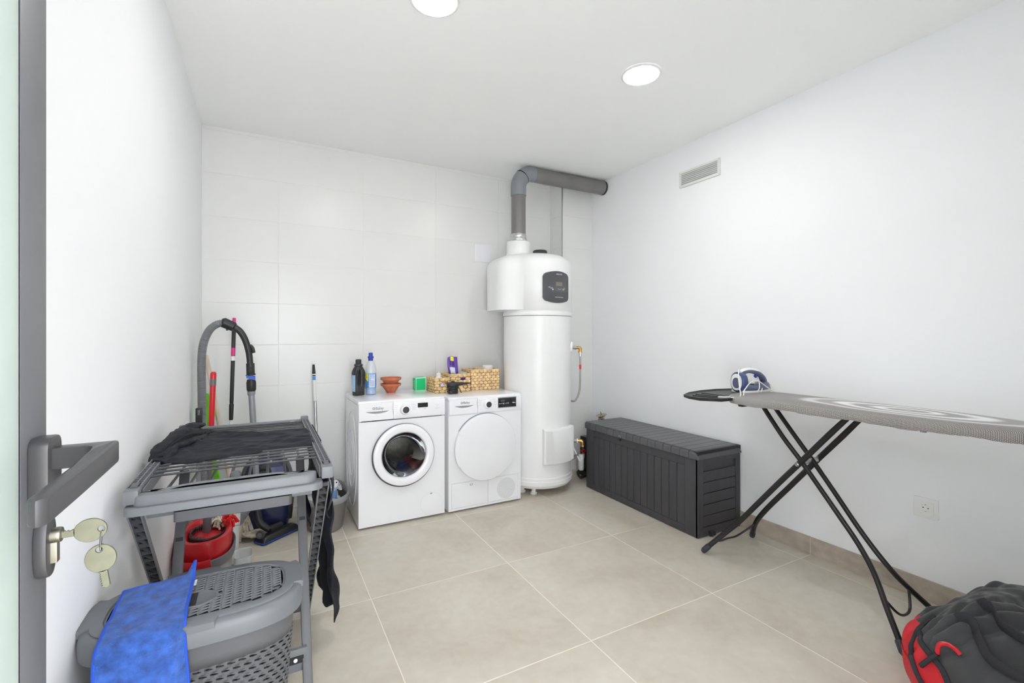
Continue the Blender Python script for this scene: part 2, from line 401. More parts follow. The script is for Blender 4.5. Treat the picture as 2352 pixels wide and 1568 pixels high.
# entrance wall behind the camera, with the doorway the picture was taken from
DX0, DX1, DH = -.25, .72, 2.12
struct('wall_front', MB().box(XL, DX0, YF-.1, YF, 0, ZC).box(DX1, XR, YF-.1, YF, 0, ZC).box(DX0, DX1, YF-.1, YF, DH, ZC), M['plaster'])
wb = struct('wall_back', MB().box(XL-.1, XR+.1, YW+.0028, YW+.1, 0, ZC), M['wallgrout'])
xs = [XL, .099, .7065, 1.3145, 1.9225, 2.5305, XR]
zs = [0.0]+[.0185+.3018*k for k in range(1, 10)]+[ZC]
def wall_tile(mb, parent): obj('wall_tile', mb, M['walltile'], parent, bevel=0.0006, seg=1, smooth=False)
for a in range(len(xs)-1):
    for b in range(len(zs)-1):
        z0, z1 = zs[b]+(.0014 if b else 0), zs[b+1]-.0014
        if z1-z0 < .015: continue
        wall_tile(MB().box(xs[a]+.0013, xs[a+1]-.0013, YW, YW+.008, z0, z1), wb)
PX, PY = 2.500, 3.637
wc = struct('wall_column', MB().box(PX+.0028, XR, PY+.0028, YW, 0, ZC), M['wallgrout'])
for b in range(len(zs)-1):
    z0, z1 = zs[b]+(.0014 if b else 0), zs[b+1]-.0014
    if z1-z0 < .015: continue
    wall_tile(MB().box(PX+.009, XR-.001, PY, PY+.008, z0, z1), wc)
    wall_tile(MB().box(PX, PX+.008, PY+.009, YW-.001, z0, z1), wc)
struct('trim_1', MB().box(PX-.001, PX+.009, PY-.001, PY+.009, 0, ZC), M['alu'])
bb = struct('baseboard_right', MB().box(XR-.0095, XR, YF, PY, 0, .1), M['grout'])
y = 1.5665-3*TS
while y < PY:
    a, b = max(y+.0015, YF), min(y+TS-.0015, PY)
    if b-a > .02: obj('baseboard_tile', MB().box(XR-.0115, XR-.001, a, b, 0.001, .104), M['base'], bb, bevel=.001, seg=1, smooth=False)
    y += TS
bl = struct('baseboard_left', MB().box(XL, XL+.0095, YF, YW, 0, .1), M['grout'])
y = 1.5665-3*TS
while y < YW:
    a, b = max(y+.0015, YF), min(y+TS-.0015, YW)
    if b-a > .02: obj('baseboard_tile', MB().box(XL+.001, XL+.0115, a, b, 0.001, .104), M['base'], bl, bevel=.001, seg=1, smooth=False)
    y += TS

# ---- open door at the left edge ----
dr = struct('door_1', MB().box(-.27, -.22, .659, .724, .012, 2.1).box(-.27, -.22, -.075, -.004, .012, 2.1)
    .box(-.27, -.22, -.004, .659, .012, .11).box(-.27, -.22, -.004, .659, 2.03, 2.1), M['doorgrey'], bevel=.002)
obj('glass_pane', MB().box(-.232, -.2212, -.002, .6578, .112, 2.028), M['frost'], dr, smooth=False)
g = MB()
for y0, y1 in ((-.004,-.0005),(.6572,.659)): g.box(-.240, -.2206, y0, y1, .11, 2.03)
g.box(-.240, -.2206, -.0005, .6572, .11, .1135).box(-.240, -.2206, -.0005, .6572, 2.0265, 2.03)
obj('glazing_gasket', g, M['gasket'], dr, smooth=False)
obj('handle_rosette', MB().prism(rrect(.672,.712,1.118,1.188,.012), -.22, -.203, 'x'), M['handle'], dr, bevel=.003)
lv = [(-.205,.681),(-.176,.681),(-.168,.676),(-.165,.655),(-.167,.600),(-.173,.527),(-.1655,.520),(-.159,.526),(-.153,.590),(-.149,.640),(-.148,.690),(-.150,.700),(-.205,.700)]
obj('handle_lever', MB().rings([[(p[0],p[1],z-.09*max(0,.66-p[1])) for p in lv] for z in (1.152,1.176)]), M['handle'], dr, bevel=.003, ang=50)
obj('lock_escutcheon', MB().prism(ell(.700,1.064,.016,.034,28,2.6), -.22, -.2085, 'x'), M['handle'], dr, bevel=.003)
obj('lock_cylinder', MB().lathe([(.0001,-.2),(.008,-.2),(.0085,-.203),(.0085,-.222)], 20, 'x', (0,.700,1.075)).box(-.222,-.203,.6955,.7045,1.045,1.070), M['nickel'], dr, bevel=.0008)
struct('door_2', MB().box(DX0, DX0+.03, YF-.11, YF+.01, 0, DH).box(DX1-.03, DX1, YF-.11, YF+.01, 0, DH).box(DX0, DX1, YF-.11, YF+.01, DH-.03, DH), M['doorgrey'], bevel=.002)
# keys
def key_shape(mb, c, ang, thick=.0022, bow=.0135):
    """flat key in the plane x-z, blade pointing along +x before turning by ang"""
    m = Matrix.Translation(c) @ Matrix.Rotation(R(ang), 4, 'Y')
    outer = ell(0, 0, bow*1.12, bow, 28); hole = ell(-bow*.72, 0, .0032, .0032, 28)
    v = []
    for h in (-thick/2, thick/2):
        v += [(p[0],h,p[1]) for p in outer]+[(p[0],h,p[1]) for p in hole]
    n = 28; f = []
    for k in range(n):
        k2 = (k+1)%n
        f += [(k,k2,n+k2,n+k),(2*n+k,3*n+k,3*n+k2,2*n+k2),(k,2*n+k,2*n+k2,k2),(n+k,n+k2,3*n+k2,3*n+k)]
    mb.add(v, f, m)
    teeth = [(bow*1.0,.0042),(.033,.0042),(.036,.001),(.0345,-.002)]
    x = .0325
    while x > bow+.004: teeth += [(x,-.0042),(x-.0012,-.0026)]; x -= .0026
    teeth += [(bow*1.0,-.0048)]
    mb.prism(teeth, -thick/2, thick/2, 'y', m)
k1 = MB(); key_shape(k1, (-.1755,.700,1.0745), 180)
t = obj('key', k1, M['key'], org=(-.1755,.700,1.0745), smooth=False, bevel=.0004, seg=1)
tag(t, 'flat metal key pushed sideways into the door lock', 'key')
k2 = MB(); key_shape(k2, (-.1665,.700,1.040), 82, bow=.0145)
t = obj('key', k2, M['key'], org=(-.166,.700,1.037), smooth=False, bevel=.0004, seg=1)
tag(t, 'toothed metal key hanging down below the lock from a ring', 'key')
ring = [(-.1660+.0005*math.sin(q), .700+.004*math.cos(q), 1.0605+.0118*math.sin(q)) for q in [2*math.pi*k/24 for k in range(25)]]
t = obj('key_ring', MB().tube(ring, .0008, 6, caps=False), M['chrome'], org=(-.166,.700,1.06))
tag(t, 'thin wire ring joining the two keys at the door lock', 'key ring')

# ---- ceiling lamps ----
for k, (lx, ly, lab) in enumerate(((1.866,1.936,'round recessed ceiling lamp wholly in view above the washing area'),(.657,1.930,'round recessed ceiling lamp cut by the top edge of the picture'))):
    t = thing('ceiling_lamp', lab, 'lamp', (lx,ly,ZC), group=None)
    obj('lamp_trim', MB().lathe([(.108,ZC-.0005),(.110,ZC-.006),(.100,ZC-.010),(.097,ZC-.010),(.097,ZC-.0005)], 48, c=(lx,ly,0), caps=False), M['whitep'], t)
    obj('diffuser', MB().lathe([(.097,ZC-.003),(.096,ZC-.011),(.0001,ZC-.012)], 48, c=(lx,ly,0)), M['lamp'], t)

# ---- vent grille on the right wall ----
t = thing('vent_grille', 'white slatted vent grille high on the right wall', 'vent', (XR,2.36,2.43))
Y1, Y2, Z1, Z2 = 2.179, 2.544, 2.435, 2.557
obj('frame', MB().box(XR-.012,XR,Y1,Y2,Z1,Z1+.02).box(XR-.012,XR,Y1,Y2,Z2-.016,Z2).box(XR-.012,XR,Y1,Y1+.022,Z1+.02,Z2-.016).box(XR-.012,XR,Y2-.016,Y2,Z1+.02,Z2-.016), M['ventw'], t, bevel=.0015)
obj('backing', MB().box(XR-.002,XR,Y1+.02,Y2-.015,Z1+.02,Z2-.016), M['inkl'], t, smooth=False)
for k in range(6):
    z = Z1+.028+k*.0135
    obj('slat', MB().prism([(XR-.011,z-.001),(XR-.010,z-.002),(XR-.002,z+.0085),(XR-.003,z+.0095)], Y1+.022, Y2-.016, 'y'), M['ventw'], t, smooth=False)
for yy in (Y1+.008, Y2-.007):
    for zz in (Z1+.009, Z2-.008): obj('screw', MB().lathe([(.0001,XR-.0135),(.0028,XR-.0132),(.003,XR-.0115)], 10, 'x', (0,yy,zz)), M['inkl'], t)

# ---- blank plate on the tiles, socket on the right wall ----
t = thing('blank_cover_plate', 'square white blank cover plate on the tiled wall left of the heater', 'cover plate', (1.759,YW,1.96))
obj('plate', MB().box(1.680,1.838,YW-.008,YW,1.960,2.122), M['panelw'], t, bevel=.003)
obj('plate_rim', MB().prism(rrect(1.686,1.832,1.966,2.116,.004), YW-.0095, YW-.008, 'y'), M['panelw'], t, bevel=.0006, seg=1)
t = thing('power_socket', 'white single wall socket low on the right wall under the board', 'socket', (XR,1.0265,.45))
sy, sz = 1.0265, .4535
obj('cover_frame', MB().prism(rrect(sy-.048,sy+.048,sz-.048,sz+.048,.004), XR-.009, XR, 'x'), M['whitep'], t, bevel=.002)
ins = MB(); sq = rrect(sy-.031,sy+.031,sz-.031,sz+.031,.002,5); n = len(sq)
ci = [(sy+.0205*math.cos(math.atan2(p[1]-sz,p[0]-sy)), sz+.0205*math.sin(math.atan2(p[1]-sz,p[0]-sy))) for p in sq]
ins.rings([[(XR-.009,p[0],p[1]) for p in sq],[(XR-.0125,p[0],p[1]) for p in sq],[(XR-.0125,p[0],p[1]) for p in ci],[(XR-.0095,sy+(p[0]-sy)*.9,sz+(p[1]-sz)*.9) for p in ci]], False, True)
obj('socket_insert', ins, M['whitep'], t)
for dy in (-.0095, .0095): obj('pin_hole', MB().lathe([(.0001,XR-.0102),(.0026,XR-.0102),(.0026,XR-.009)], 12, 'x', (0,sy+dy,sz)), M['gasket'], t)
for dz in (-.0165, .0165): obj('earth_clip', MB().box(XR-.0125,XR-.0095,sy-.003,sy+.003,sz+dz-.0022,sz+dz+.0022), M['brass'], t, smooth=False)

# ======================= WATER HEATER =======================
HX, HY, HR = 2.077, 3.395, .293
t = thing('water_heater', 'tall white cylindrical water heater standing in the back right corner', 'water heater', (HX,HY,0))
obj('tank', MB().lathe([(.0001,.115),(HR-.004,.115),(HR-.004,1.452),(.0001,1.452)], 96, c=(HX,HY,0), caps=False), M['tank'], t)
obj('base_ring', MB().lathe([(.05,.045),(.20,.045),(.235,.055),(.275,.062),(HR-.006,.085),(HR+.004,.088),(HR+.006,.118),(HR-.001,.122),(HR+.001,.145),(HR-.004,.150)], 96, c=(HX,HY,0)), M['tank'], t)
def hood(z, grow=0.0, top=1.0):
    """outline of the upper casing: circle joined to the squarish bulge at the rear left"""
    pts = []
    for k in range(96):
        A = 2*math.pi*k/96; c, s_ = math.cos(A), math.sin(A); r = HR+.001+grow
        # bulge: rounded box from the centre to x-.395, y +-.17
        dx, dy = .393, .20
        if c < 0:
            ang0 = math.atan2(s_, c); 
            rb = 1e9
            if c < -1e-3: rb = min(rb, dx/(-c))
            yy = .17+.09; 
            if s_ > 1e-3: rb = min(rb, yy/s_)
            if s_ < -1e-3: rb = min(rb, .10/(-s_))
            r = max(r, min(rb, .45)+grow)
        pts.append(r)
    for _ in range(7): pts = [(pts[k-1]+2*pts[k]+pts[(k+1)%96])/4 for k in range(96)]
    return [(HX+pts[k]*top*math.cos(2*math.pi*k/96), HY+pts[k]*top*math.sin(2*math.pi*k/96), z) for k in range(96)]
def circ(z, r, n=96): return [(HX+r*math.cos(2*math.pi*k/n), HY+r*math.sin(2*math.pi*k/n), z) for k in range(n)]
up = MB(); up.rings([circ(1.455,HR-.003), circ(1.457,HR+.003), circ(1.478,HR+.003), circ(1.481,HR-.001), circ(1.50,HR-.001), hood(1.502), hood(1.86), hood(1.885,-.006), hood(1.91,0,.955), hood(1.94,0,.86), hood(1.962,0,.72), hood(1.978,0,.5), circ(1.984,.10), circ(1.984,.001)], True, False)
obj('upper_casing', up, M['tank'], t, ang=50)
obj('top_cap', MB().lathe([(.0001,2.006),(.052,2.004),(.060,1.998),(.060,1.978)], 40, c=(HX-.035,HY-.1,0)), M['blackp'], t)
PXp, PYp = 1.927, 3.46
obj('duct_collar', MB().lathe([(.112,1.90),(.106,1.985),(.103,1.988),(.103,2.083),(.099,2.090),(.066,2.092)], 48, c=(PXp,PYp,0), caps=False), M['tank'], t)
def cylp(a, z, r=HR): return Vector((HX+r*math.cos(R(a)), HY+r*math.sin(R(a)), z))
def patch(a0, a1, zlo, zhi, r0, r1, nu=24, nv=14):
    m = MB(); fr = []; 
    f1 = MB().grid(lambda u, v: cylp(a0+(a1-a0)*u, zlo(u)+(zhi(u)-zlo(u))*v, r1), nu, nv)
    m.add(f1.v, f1.f)
    bd = [(i/nu,0) for i in range(nu)]+[(1,j/nv) for j in range(nv)]+[(1-i/nu,1) for i in range(nu)]+[(0,1-j/nv) for j in range(nv)]
    rg = lambda r, e: [cylp(a0+(a1-a0)*(.5+(u-.5)*e), zlo(u)+(zhi(u)-zlo(u))*v, r) for u, v in bd]
    m.rings([rg(r1,1), rg(r0,1)], False, False)
    return m
cr = lambda u: min(1, max(0, min(u,1-u)/.09))
zt = lambda u: 1.783+.027*math.sin(math.pi*u)**.8-.016*(1-cr(u))**2
zb_ = lambda u: 1.581-.026*math.sin(math.pi*u)**.8+.016*(1-cr(u))**2
obj('control_panel', patch(-113.5, -64.5, zb_, zt, HR-.002, HR+.011), M['panelg'], t)
w = patch(-108.5, -66.5, lambda u: 1.640, lambda u: 1.744-.004*u, HR+.008, HR+.0118)
cp = obj('display_window', w, M['screen2'], t)
obj('display_shade', patch(-108.5, -99.5, lambda u: 1.640, lambda u: 1.744, HR+.008, HR+.0123, 6, 2), M['panelg'], t)
obj('lcd', patch(-92, -80, lambda u: 1.692, lambda u: 1.722, HR+.010, HR+.0125, 6, 2), M['lcd'], t)
obj('status_light', MB().sphere(cylp(-97.5,1.660,HR+.0125), .0035, 8), M['led'], t)
pr_ = MB()
for a, z, l in ((-103,1.682,3),(-101,1.675,7),(-99,1.668,5),(-88,1.668,2),(-85.5,1.662,3),(-82.5,1.668,2),(-76,1.676,3),(-77,1.669,6),(-78,1.662,4),(-78,1.655,1.6)):
    q = patch(a-l/2, a+l/2, lambda u: z, lambda u: z+.0018, HR+.011, HR+.0124, 3, 1); pr_.add(q.v, q.f)
obj('panel_marks', pr_, M['white_ink'], t, smooth=False, kind='stuff')
def bendc(a0, z0): return lambda co: cylp(a0+math.degrees(co.x/HR), z0+co.y, HR+.0112+co.z)
writing('maker_lettering', 'ARISTON', .0135, M['white_ink'], t, None, bend=bendc(-86, 1.785))
writing('model_lettering', 'NUOS PLUS WI-FI', .0100, M['white_ink'], t, None, bend=bendc(-86, 1.600))
# lower cover: slab standing proud of the tank
lc = MB(); al, ar, rI = -113, -52, HR-.003
def lcp(a, z, r): return cylp(a, z, r)
n_ = 14
def lring(e, r, zc0=.262, zc1=.548):
    o = []
    for k in range(n_+1): o.append(lcp(al+e*2.3+(ar-al-e*4.6)*k/n_, zc0+e*.010, r))
    for k in range(n_+1): o.append(lcp(ar-e*2.3-(ar-al-e*4.6)*k/n_, zc1-e*.010, r))
    return o
lc.rings([lring(0,rI), lring(0,HR+.020), lring(.6,HR+.033), lring(1.6,HR+.037)], False, True)
obj('lower_cover', lc, M['tank'], t, ang=28)
for a in (-130, -15, 100, 200): obj('foot', MB().lathe([(.0001,0),(.027,0),(.027,.012),(.018,.016),(.018,.046),(.0001,.046)], 20, c=(HX+.2*math.cos(R(a)),HY+.2*math.sin(R(a)),0)), M['whitep'], t)
def radial(a, z, r0, r1, prof_scale=1): pass
fa = -38
def flange(z):
    d = Vector((math.cos(R(fa)), math.sin(R(fa)), 0)); o_ = Vector((HX,HY,z))
    m = MB(); m.tube([o_+d*(HR-.01), o_+d*(HR+.005), o_+d*(HR+.009), o_+d*(HR+.010)], [.050,.050,.046,.0001], 28); return m
obj('connection_flange', flange(1.190), M['whitep'], t)
obj('connection_flange', flange(.400), M['whitep'], t)
DD = Vector((math.cos(R(fa)), math.sin(R(fa)), 0))
def P_(d, z): return Vector((HX,HY,z))+DD*(HR+d)
# hot water pipe stub and braided hose
h = thing('braided_hose', 'short braided steel hose curving from the upper side outlet of the heater', 'hose', tuple(P_(.06,1.19)))
obj('threaded_union', MB().tube([P_(.010,1.19),P_(.024,1.19)], .016, 8).tube([P_(.024,1.19),P_(.040,1.19)], .019, 6), M['braid'], h, ang=20)
obj('brass_elbow', MB().tube([P_(.038,1.19),P_(.055,1.19),P_(.068,1.186),P_(.072,1.175),P_(.072,1.155)], [.013,.013,.0145,.0145,.014], 14, sub=3).tube([P_(.072,1.156),P_(.072,1.148)], .017, 6), M['brass'], h)
obj('hose_tube', MB().tube([P_(.072,1.150),P_(.073,1.05),P_(.072,.93),P_(.066,.83),P_(.045,.765),P_(.012,.735),P_(-.03,.75)+Vector((.03,.10,0)),P_(-.03,.80)+Vector((.04,.2,0))], .0085, 12, sub=6), M['braid'], h)
obj('hose_ferrule', MB().tube([P_(.072,1.150),P_(.0725,1.115)], .0105, 12), M['chrome'], h)
obj('red_band', MB().tube([P_(.0730,1.045),P_(.0728,1.010)], .0097, 12), M['redtag'], h)

# ======================= EXHAUST PIPE =======================
t = thing('exhaust_pipe', 'grey exhaust pipe rising from the heater and running under the ceiling to the right wall', 'pipe', (PXp,PYp,2.09))
obj('vertical_pipe', MB().tube([(PXp,PYp,2.093),(PXp,PYp,2.50)], .0615, 40), M['pvcd'], t)
zh = 2.694
el1 = [(PXp,PYp,2.488),(PXp,PYp,2.56)]; el2 = []
for k in range(5):
    A = R(45*k/4); el1.append((PXp+.13*(1-math.cos(A)), PYp, 2.564+.13*math.sin(A)))
for k in range(5):
    A = R(45+45*k/4); el2.append((PXp+.13*(1-math.cos(A)), PYp, 2.564+.13*math.sin(A)))
el2.append((PXp+.15,PYp,zh))
obj('elbow_bend', MB().tube(el1, [.0665]*len(el1), 40), M['pvcl'], t)
obj('elbow_bend', MB().tube(el2, [.0660]*len(el2), 40), M['pvcl'], t)
obj('elbow_seam', MB().tube([el1[-1], (el1[-1][0]+.003,PYp,el1[-1][2]+.003)], .0680, 40), M['gasket'], t)
obj('horizontal_pipe', MB().tube([(PXp+.145,PYp,zh),(2.2,PYp,zh-.001),(2.5,PYp,zh+.001),(XR+.02,PYp,zh)], .0635, 40, sub=4), M['pvcd'], t)
tp = MB()
for k in range(2): tp.lathe([(.0655,2.095+.028*k),(.0715-.004*k,2.100+.028*k),(.072-.004*k,2.112+.028*k),(.068-.004*k,2.124+.028*k),(.0625,2.13+.028*k)], 40, c=(PXp,PYp,0), caps=False)
for i, v in enumerate(tp.v):
    q = noise.noise(Vector(v)*55)*.0035; d = Vector((v[0]-PXp,v[1]-PYp,0)).normalized(); tp.v[i] = tuple(Vector(v)+d*abs(q)+Vector((0,0,q)))
obj('foil_tape', tp, M['foil'], t, ang=20)
fo = MB().tube([(XR-.02,PYp,zh),(XR-.006,PYp,zh),(XR-.004,PYp,zh)], [.0640,.0655,.062], 36)
obj('wall_sealant', fo, M['gasket'], t)

# ======================= WASHING MACHINE AND DRYER =======================
def front_plate(x0, x1, z0, z1, yf, c, r, n=64, thick=.02):
    """front sheet with a round opening"""
    m = MB(); inner = []; outer = []
    for k in range(n):
        A = 2*math.pi*k/n; ca, sa = math.cos(A), math.sin(A); inner.append((c[0]+r*ca, yf, c[1]+r*sa))
        tx = ((x1-c[0])/ca if ca > 1e-9 else ((x0-c[0])/ca if ca < -1e-9 else 1e9)); tz = ((z1-c[1])/sa if sa > 1e-9 else ((z0-c[1])/sa if sa < -1e-9 else 1e9))
        tt = min(tx, tz); outer.append([c[0]+tt*ca, yf, c[1]+tt*sa])
    for cx, cz in ((x0,z0),(x1,z0),(x1,z1),(x0,z1)):
        k = min(range(n), key=lambda q: (outer[q][0]-cx)**2+(outer[q][2]-cz)**2); outer[k] = [cx, yf, cz]
    bi = [(p[0], yf+thick, p[2]) for p in inner]; bo = [(p[0], yf+thick, p[2]) for p in outer]
    m.rings([bo, [tuple(p) for p in outer], inner, bi], False, False); return m
def drawer_front(xa, xb, za, zb, yf, hx0, hx1, hz, seam):
    """soap drawer front with a scooped grip, hx0..hx1 wide, under the height hz"""
    hc, hw = (hx0+hx1)/2, (hx1-hx0)/2
    def dep(x, z):
        u = (x-hc)/hw
        if abs(u) >= 1: return 0
        dz = .024*(1-u*u)
        if z > hz or z < hz-dz-1e-6: return 0
        q = (hz-z)/max(dz,1e-5); return .017*(1-q)**.8*(1-u*u)**.5
    def fn(u, v):
        zz = za+(zb-za)*v; s_ = seam(v); x = xa+(xb+s_-xa)*u
        # the lines of the grid bunch around the grip's top edge
        return (x, yf+dep(x, zz), zz)
    hv = (hz-za)/(zb-za)
    vs = [hv*k/30 for k in range(31)]+[hv+.0025]+[hv+.0025+(1-hv-.0025)*k/8 for k in range(1,9)]
    v = []; nu = 60
    for q in vs: v += [fn(i/nu, q) for i in range(nu+1)]
    nv = len(vs)-1
    f = [(j*(nu+1)+i, j*(nu+1)+i+1, (j+1)*(nu+1)+i+1, (j+1)*(nu+1)+i) for j in range(nv) for i in range(nu)]
    m = MB().add(v, f)
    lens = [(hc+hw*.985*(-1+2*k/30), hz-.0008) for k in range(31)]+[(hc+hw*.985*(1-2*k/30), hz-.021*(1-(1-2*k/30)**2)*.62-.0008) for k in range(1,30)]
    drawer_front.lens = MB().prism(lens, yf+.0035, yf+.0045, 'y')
    bd = [v[i] for i in range(nu+1)]+[v[j*(nu+1)+nu] for j in range(1,nv+1)]+[v[nv*(nu+1)+i] for i in range(nu-1,-1,-1)]+[v[j*(nu+1)] for j in range(nv-1,0,-1)]
    m.rings([[(p[0],p[1],p[2]) for p in bd], [(p[0],yf+.006,p[2]) for p in bd]], False, False)
    return m
def program_marks(m, kx, kz, yf, widths):
    for side in (-1, 1):
        for k, w_ in enumerate(widths):
            z = kz+.030-k*.0125; off = .045+(.006 if k in (1,2,3) else 0)
            xa, xb = sorted((kx+side*off, kx+side*(off+w_))); q = xa
            while q < xb: m.box(q, min(q+.0035, xb), yf-.0006, yf, z, z+.0022); q += .0045
WX, WY, WW, WH, WD = .554, 3.1686, .600, .842, .53
KB = .014
t = thing('washing_machine', 'white front loading washing machine with a glass porthole door', 'washing machine', (WX+.3,WY+.2,0))
c0, r0 = (.853,.472), .218
body = MB()
body.box(WX, WX+.018, WY+.012, WY+WD, KB, WH-.018).box(WX+WW-.018, WX+WW, WY+.012, WY+WD, KB, WH-.018).box(WX+.018, WX+WW-.018, WY+WD-.018, WY+WD, KB, WH-.018).box(WX+.018, WX+WW-.018, WY+.02, WY+WD-.018, KB, KB+.018)
for rz_, ry_ in ((.12,.07),(.20,.13),(.33,.20)):   # pressed rings of the side sheet
    ring = [(WX-.0005, WY+.27+ry_*math.cos(q), .42+rz_*math.sin(q)) for q in [2*math.pi*k/48 for k in range(49)]]
    body.tube(ring, .004, 6, caps=False)
obj('cabinet', body, M['enamel'], t, bevel=.004)
obj('front_sheet', front_plate(WX, WX+WW, KB, .716, WY, c0, r0-.012), M['enamel'], t, ang=50)
obj('top_lid', MB().box(WX-.001, WX+WW+.001, WY+.004, WY+WD, WH-.016, WH+.012), M['panelw'], t, bevel=.005)
obj('control_panel', MB().prism([(WY-.004,.722),(WY-.008,.748),(WY-.006,WH),(WY+.02,WH),(WY+.02,.722)], .784, WX+WW, 'x').box(WX,.784,WY+.006,WY+.02,.722,WH), M['panelw'], t, bevel=.003)
sm = lambda v: .004*math.sin(v*math.pi*2.2+.3)-.002
obj('soap_drawer', drawer_front(WX+.003, .781, .724, WH-.002, WY-.006, .599, .757, .7835, sm), M['panelw'], t, ang=40)
obj('grip_recess_plate', drawer_front.lens, M['grip_shade'], t, smooth=False)  # grey lens plate, painted shade in the scoop of the white drawer
writing('drawer_lettering', 'Balay', .026, M['ink'], t, at_front(.690,WY-.0066,.8030))
obj('drawer_emblem', MB().lathe([(.0052,WY-.0072),(.0085,WY-.0072),(.0085,WY-.0060),(.0052,WY-.0060),(.0052,WY-.0072)], 16, 'y', (.652,0,.8035), caps=False), M['ink'], t)
def knob(kx, kz, y0, r_=.0335):
    obj('dial_ring', MB().lathe([(r_+.003,y0),(r_+.003,y0-.004),(r_,y0-.010),(r_-.004,y0-.026),(r_-.0105,y0-.028),(r_-.0105,y0-.022)], 40, 'y', (kx,0,kz), caps=False), M['panelw'], t)
    obj('dial_cap', MB().lathe([(r_-.0105,y0-.022),(r_-.011,y0-.0275),(.0001,y0-.0285)], 40, 'y', (kx,0,kz), caps=False), M['darkknob'], t)
knob(.863, .783, WY-.006)
obj('display', MB().box(.953, 1.026, WY-.0095, WY-.005, .789, .8205), M['screen'], t, bevel=.0006, seg=1)
mk = MB(); program_marks(mk, .863, .783, WY-.0068, (.030,.026,.030,.024,.028,.020))
for xa, xb, z in ((.955,.975,.783),(.982,1.018,.783),(.995,1.010,.776),(1.083,1.106,.797),(1.090,1.098,.786),(1.080,1.112,.776)):
    q = xa
    while q < xb: mk.box(q, q+.0030, WY-.0075, WY-.0065, z, z+.0022); q += .0042
obj('panel_print', mk, M['inkl'], t, smooth=False, kind='stuff')
D0 = WY-.042
do = obj('door_ring', MB().lathe([(.152,WY+.01),(.152,D0+.016),(.160,D0+.004),(.172,D0),(.196,D0),(.208,D0+.004),(.2115,D0+.014),(.211,D0+.018)], 72, 'y', (c0[0],0,c0[1]+.004), caps=False), M['panelw'], t, ang=30)
obj('door_outer_band', MB().lathe([(.2105,D0+.016),(.2155,D0+.019),(.2165,D0+.030),(.213,WY+.002),(.18,WY+.004)], 72, 'y', (c0[0],0,c0[1]), caps=False), M['darkknob'], t)
obj('door_glass', MB().lathe([(.153,D0+.016),(.150,D0+.012),(.120,D0+.010),(.0001,D0+.008)], 56, 'y', (c0[0],0,c0[1]+.004), caps=False), M['glass'], t)
obj('glass_bowl', MB().lathe([(.150,D0+.022),(.135,WY+.02),(.112,WY+.085),(.095,WY+.105),(.0001,WY+.112)], 56, 'y', (c0[0],0,c0[1]+.004), caps=False), M['glass'], t)
obj('rubber_bellow', MB().lathe([(.205,WY+.006),(.186,WY+.012),(.176,WY+.030),(.182,WY+.045),(.168,WY+.058),(.160,WY+.075),(.165,WY+.090)], 56, 'y', (c0[0],0,c0[1]), caps=False), M['gask2'], t)
dm = MB().lathe([(.166,WY+.088),(.195,WY+.10),(.215,WY+.13),(.215,WY+.42),(.20,WY+.44),(.0001,WY+.45)], 48, 'y', (c0[0],0,c0[1]), caps=False)
obj('drum', dm, M['steel'], t)
for a in (80, 200, 320): obj('drum_paddle', MB().sphere((c0[0]+.19*math.cos(R(a)), WY+.27, c0[1]+.19*math.sin(R(a))), .05, 14, (.6,2.4,.8)), M['steel'], t)
for (x, z, s_, m_) in ((.80,.345,.060,'cloth'),(.885,.338,.062,'navy'),(.945,.365,.038,'drumred'),(.825,.372,.036,'drumgreen')):
    q = MB().sphere((x,WY+.215,z), s_, 18, (1.2,1.6,.8)); 
    for i, v in enumerate(q.v): q.v[i] = tuple(Vector(v)+Vector((1,1,1))*noise.noise(Vector(v)*22)*.02)
    o = obj('clothing', q, M[m_], org=(x,WY+.2,z-.05))
    lab = {'cloth':'black garment at the left bottom of the washing machine drum','navy':'dark blue garment in the middle of the washing machine drum','drumred':'dark red garment at the right of the washing machine drum','drumgreen':'dull green garment low in the washing machine drum'}[m_]
    tag(o, lab, 'clothing')
obj('filter_flap', MB().lathe([(.079,WY-.0005),(.0785,WY-.0022),(.0765,WY-.0026),(.0001,WY-.0026)], 56, 'y', (1.053,0,.100), caps=False), M['enamel'], t)
obj('flap_slot', MB().box(1.045,1.059,WY-.0034,WY-.001,.169,.1735), M['darkknob'], t, smooth=False)
for fx in (WX+.05, WX+WW-.05):
    for fy in (WY+.06, WY+WD-.05): obj('foot', MB().lathe([(.0001,0),(.022,0),(.022,KB+.002),(.0001,KB+.002)], 16, c=(fx,fy,0)), M['blackp'], t)

# ---- dryer ----
TX, TY, TH = 1.180, 3.160, .832
t = thing('tumble_dryer', 'white tumble dryer with a plain round white door, beside the heater', 'tumble dryer', (TX+.3,TY+.2,0))
obj('cabinet', MB().box(TX, TX+WW, TY+.004, TY+WD, KB, TH-.014), M['enamel'], t, bevel=.004)
obj('top_lid', MB().box(TX-.001, TX+WW+.001, TY+.002, TY+WD, TH-.012, TH+.010), M['panelw'], t, bevel=.005)
obj('front_sheet', MB().box(TX, TX+WW, TY-.001, TY+.004, .215, .710).box(TX, TX+WW, TY-.001, TY+.004, KB, .030).box(TX, TX+.024, TY-.001, TY+.004, .030,.215).box(TX+WW-.024, TX+WW, TY-.001, TY+.004, .030,.215), M['enamel'], t, bevel=.0015, seg=1)
obj('control_panel', MB().prism([(TY-.004,.716),(TY-.009,.742),(TY-.006,TH-.004),(TY+.01,TH-.004),(TY+.01,.716)], 1.409, TX+WW, 'x'), M['panelw'], t, bevel=.003)
obj('soap_drawer', drawer_front(TX+.004, 1.406, .718, TH-.006, TY-.007, 1.222, 1.380, .7775, sm), M['panelw'], t, ang=40)
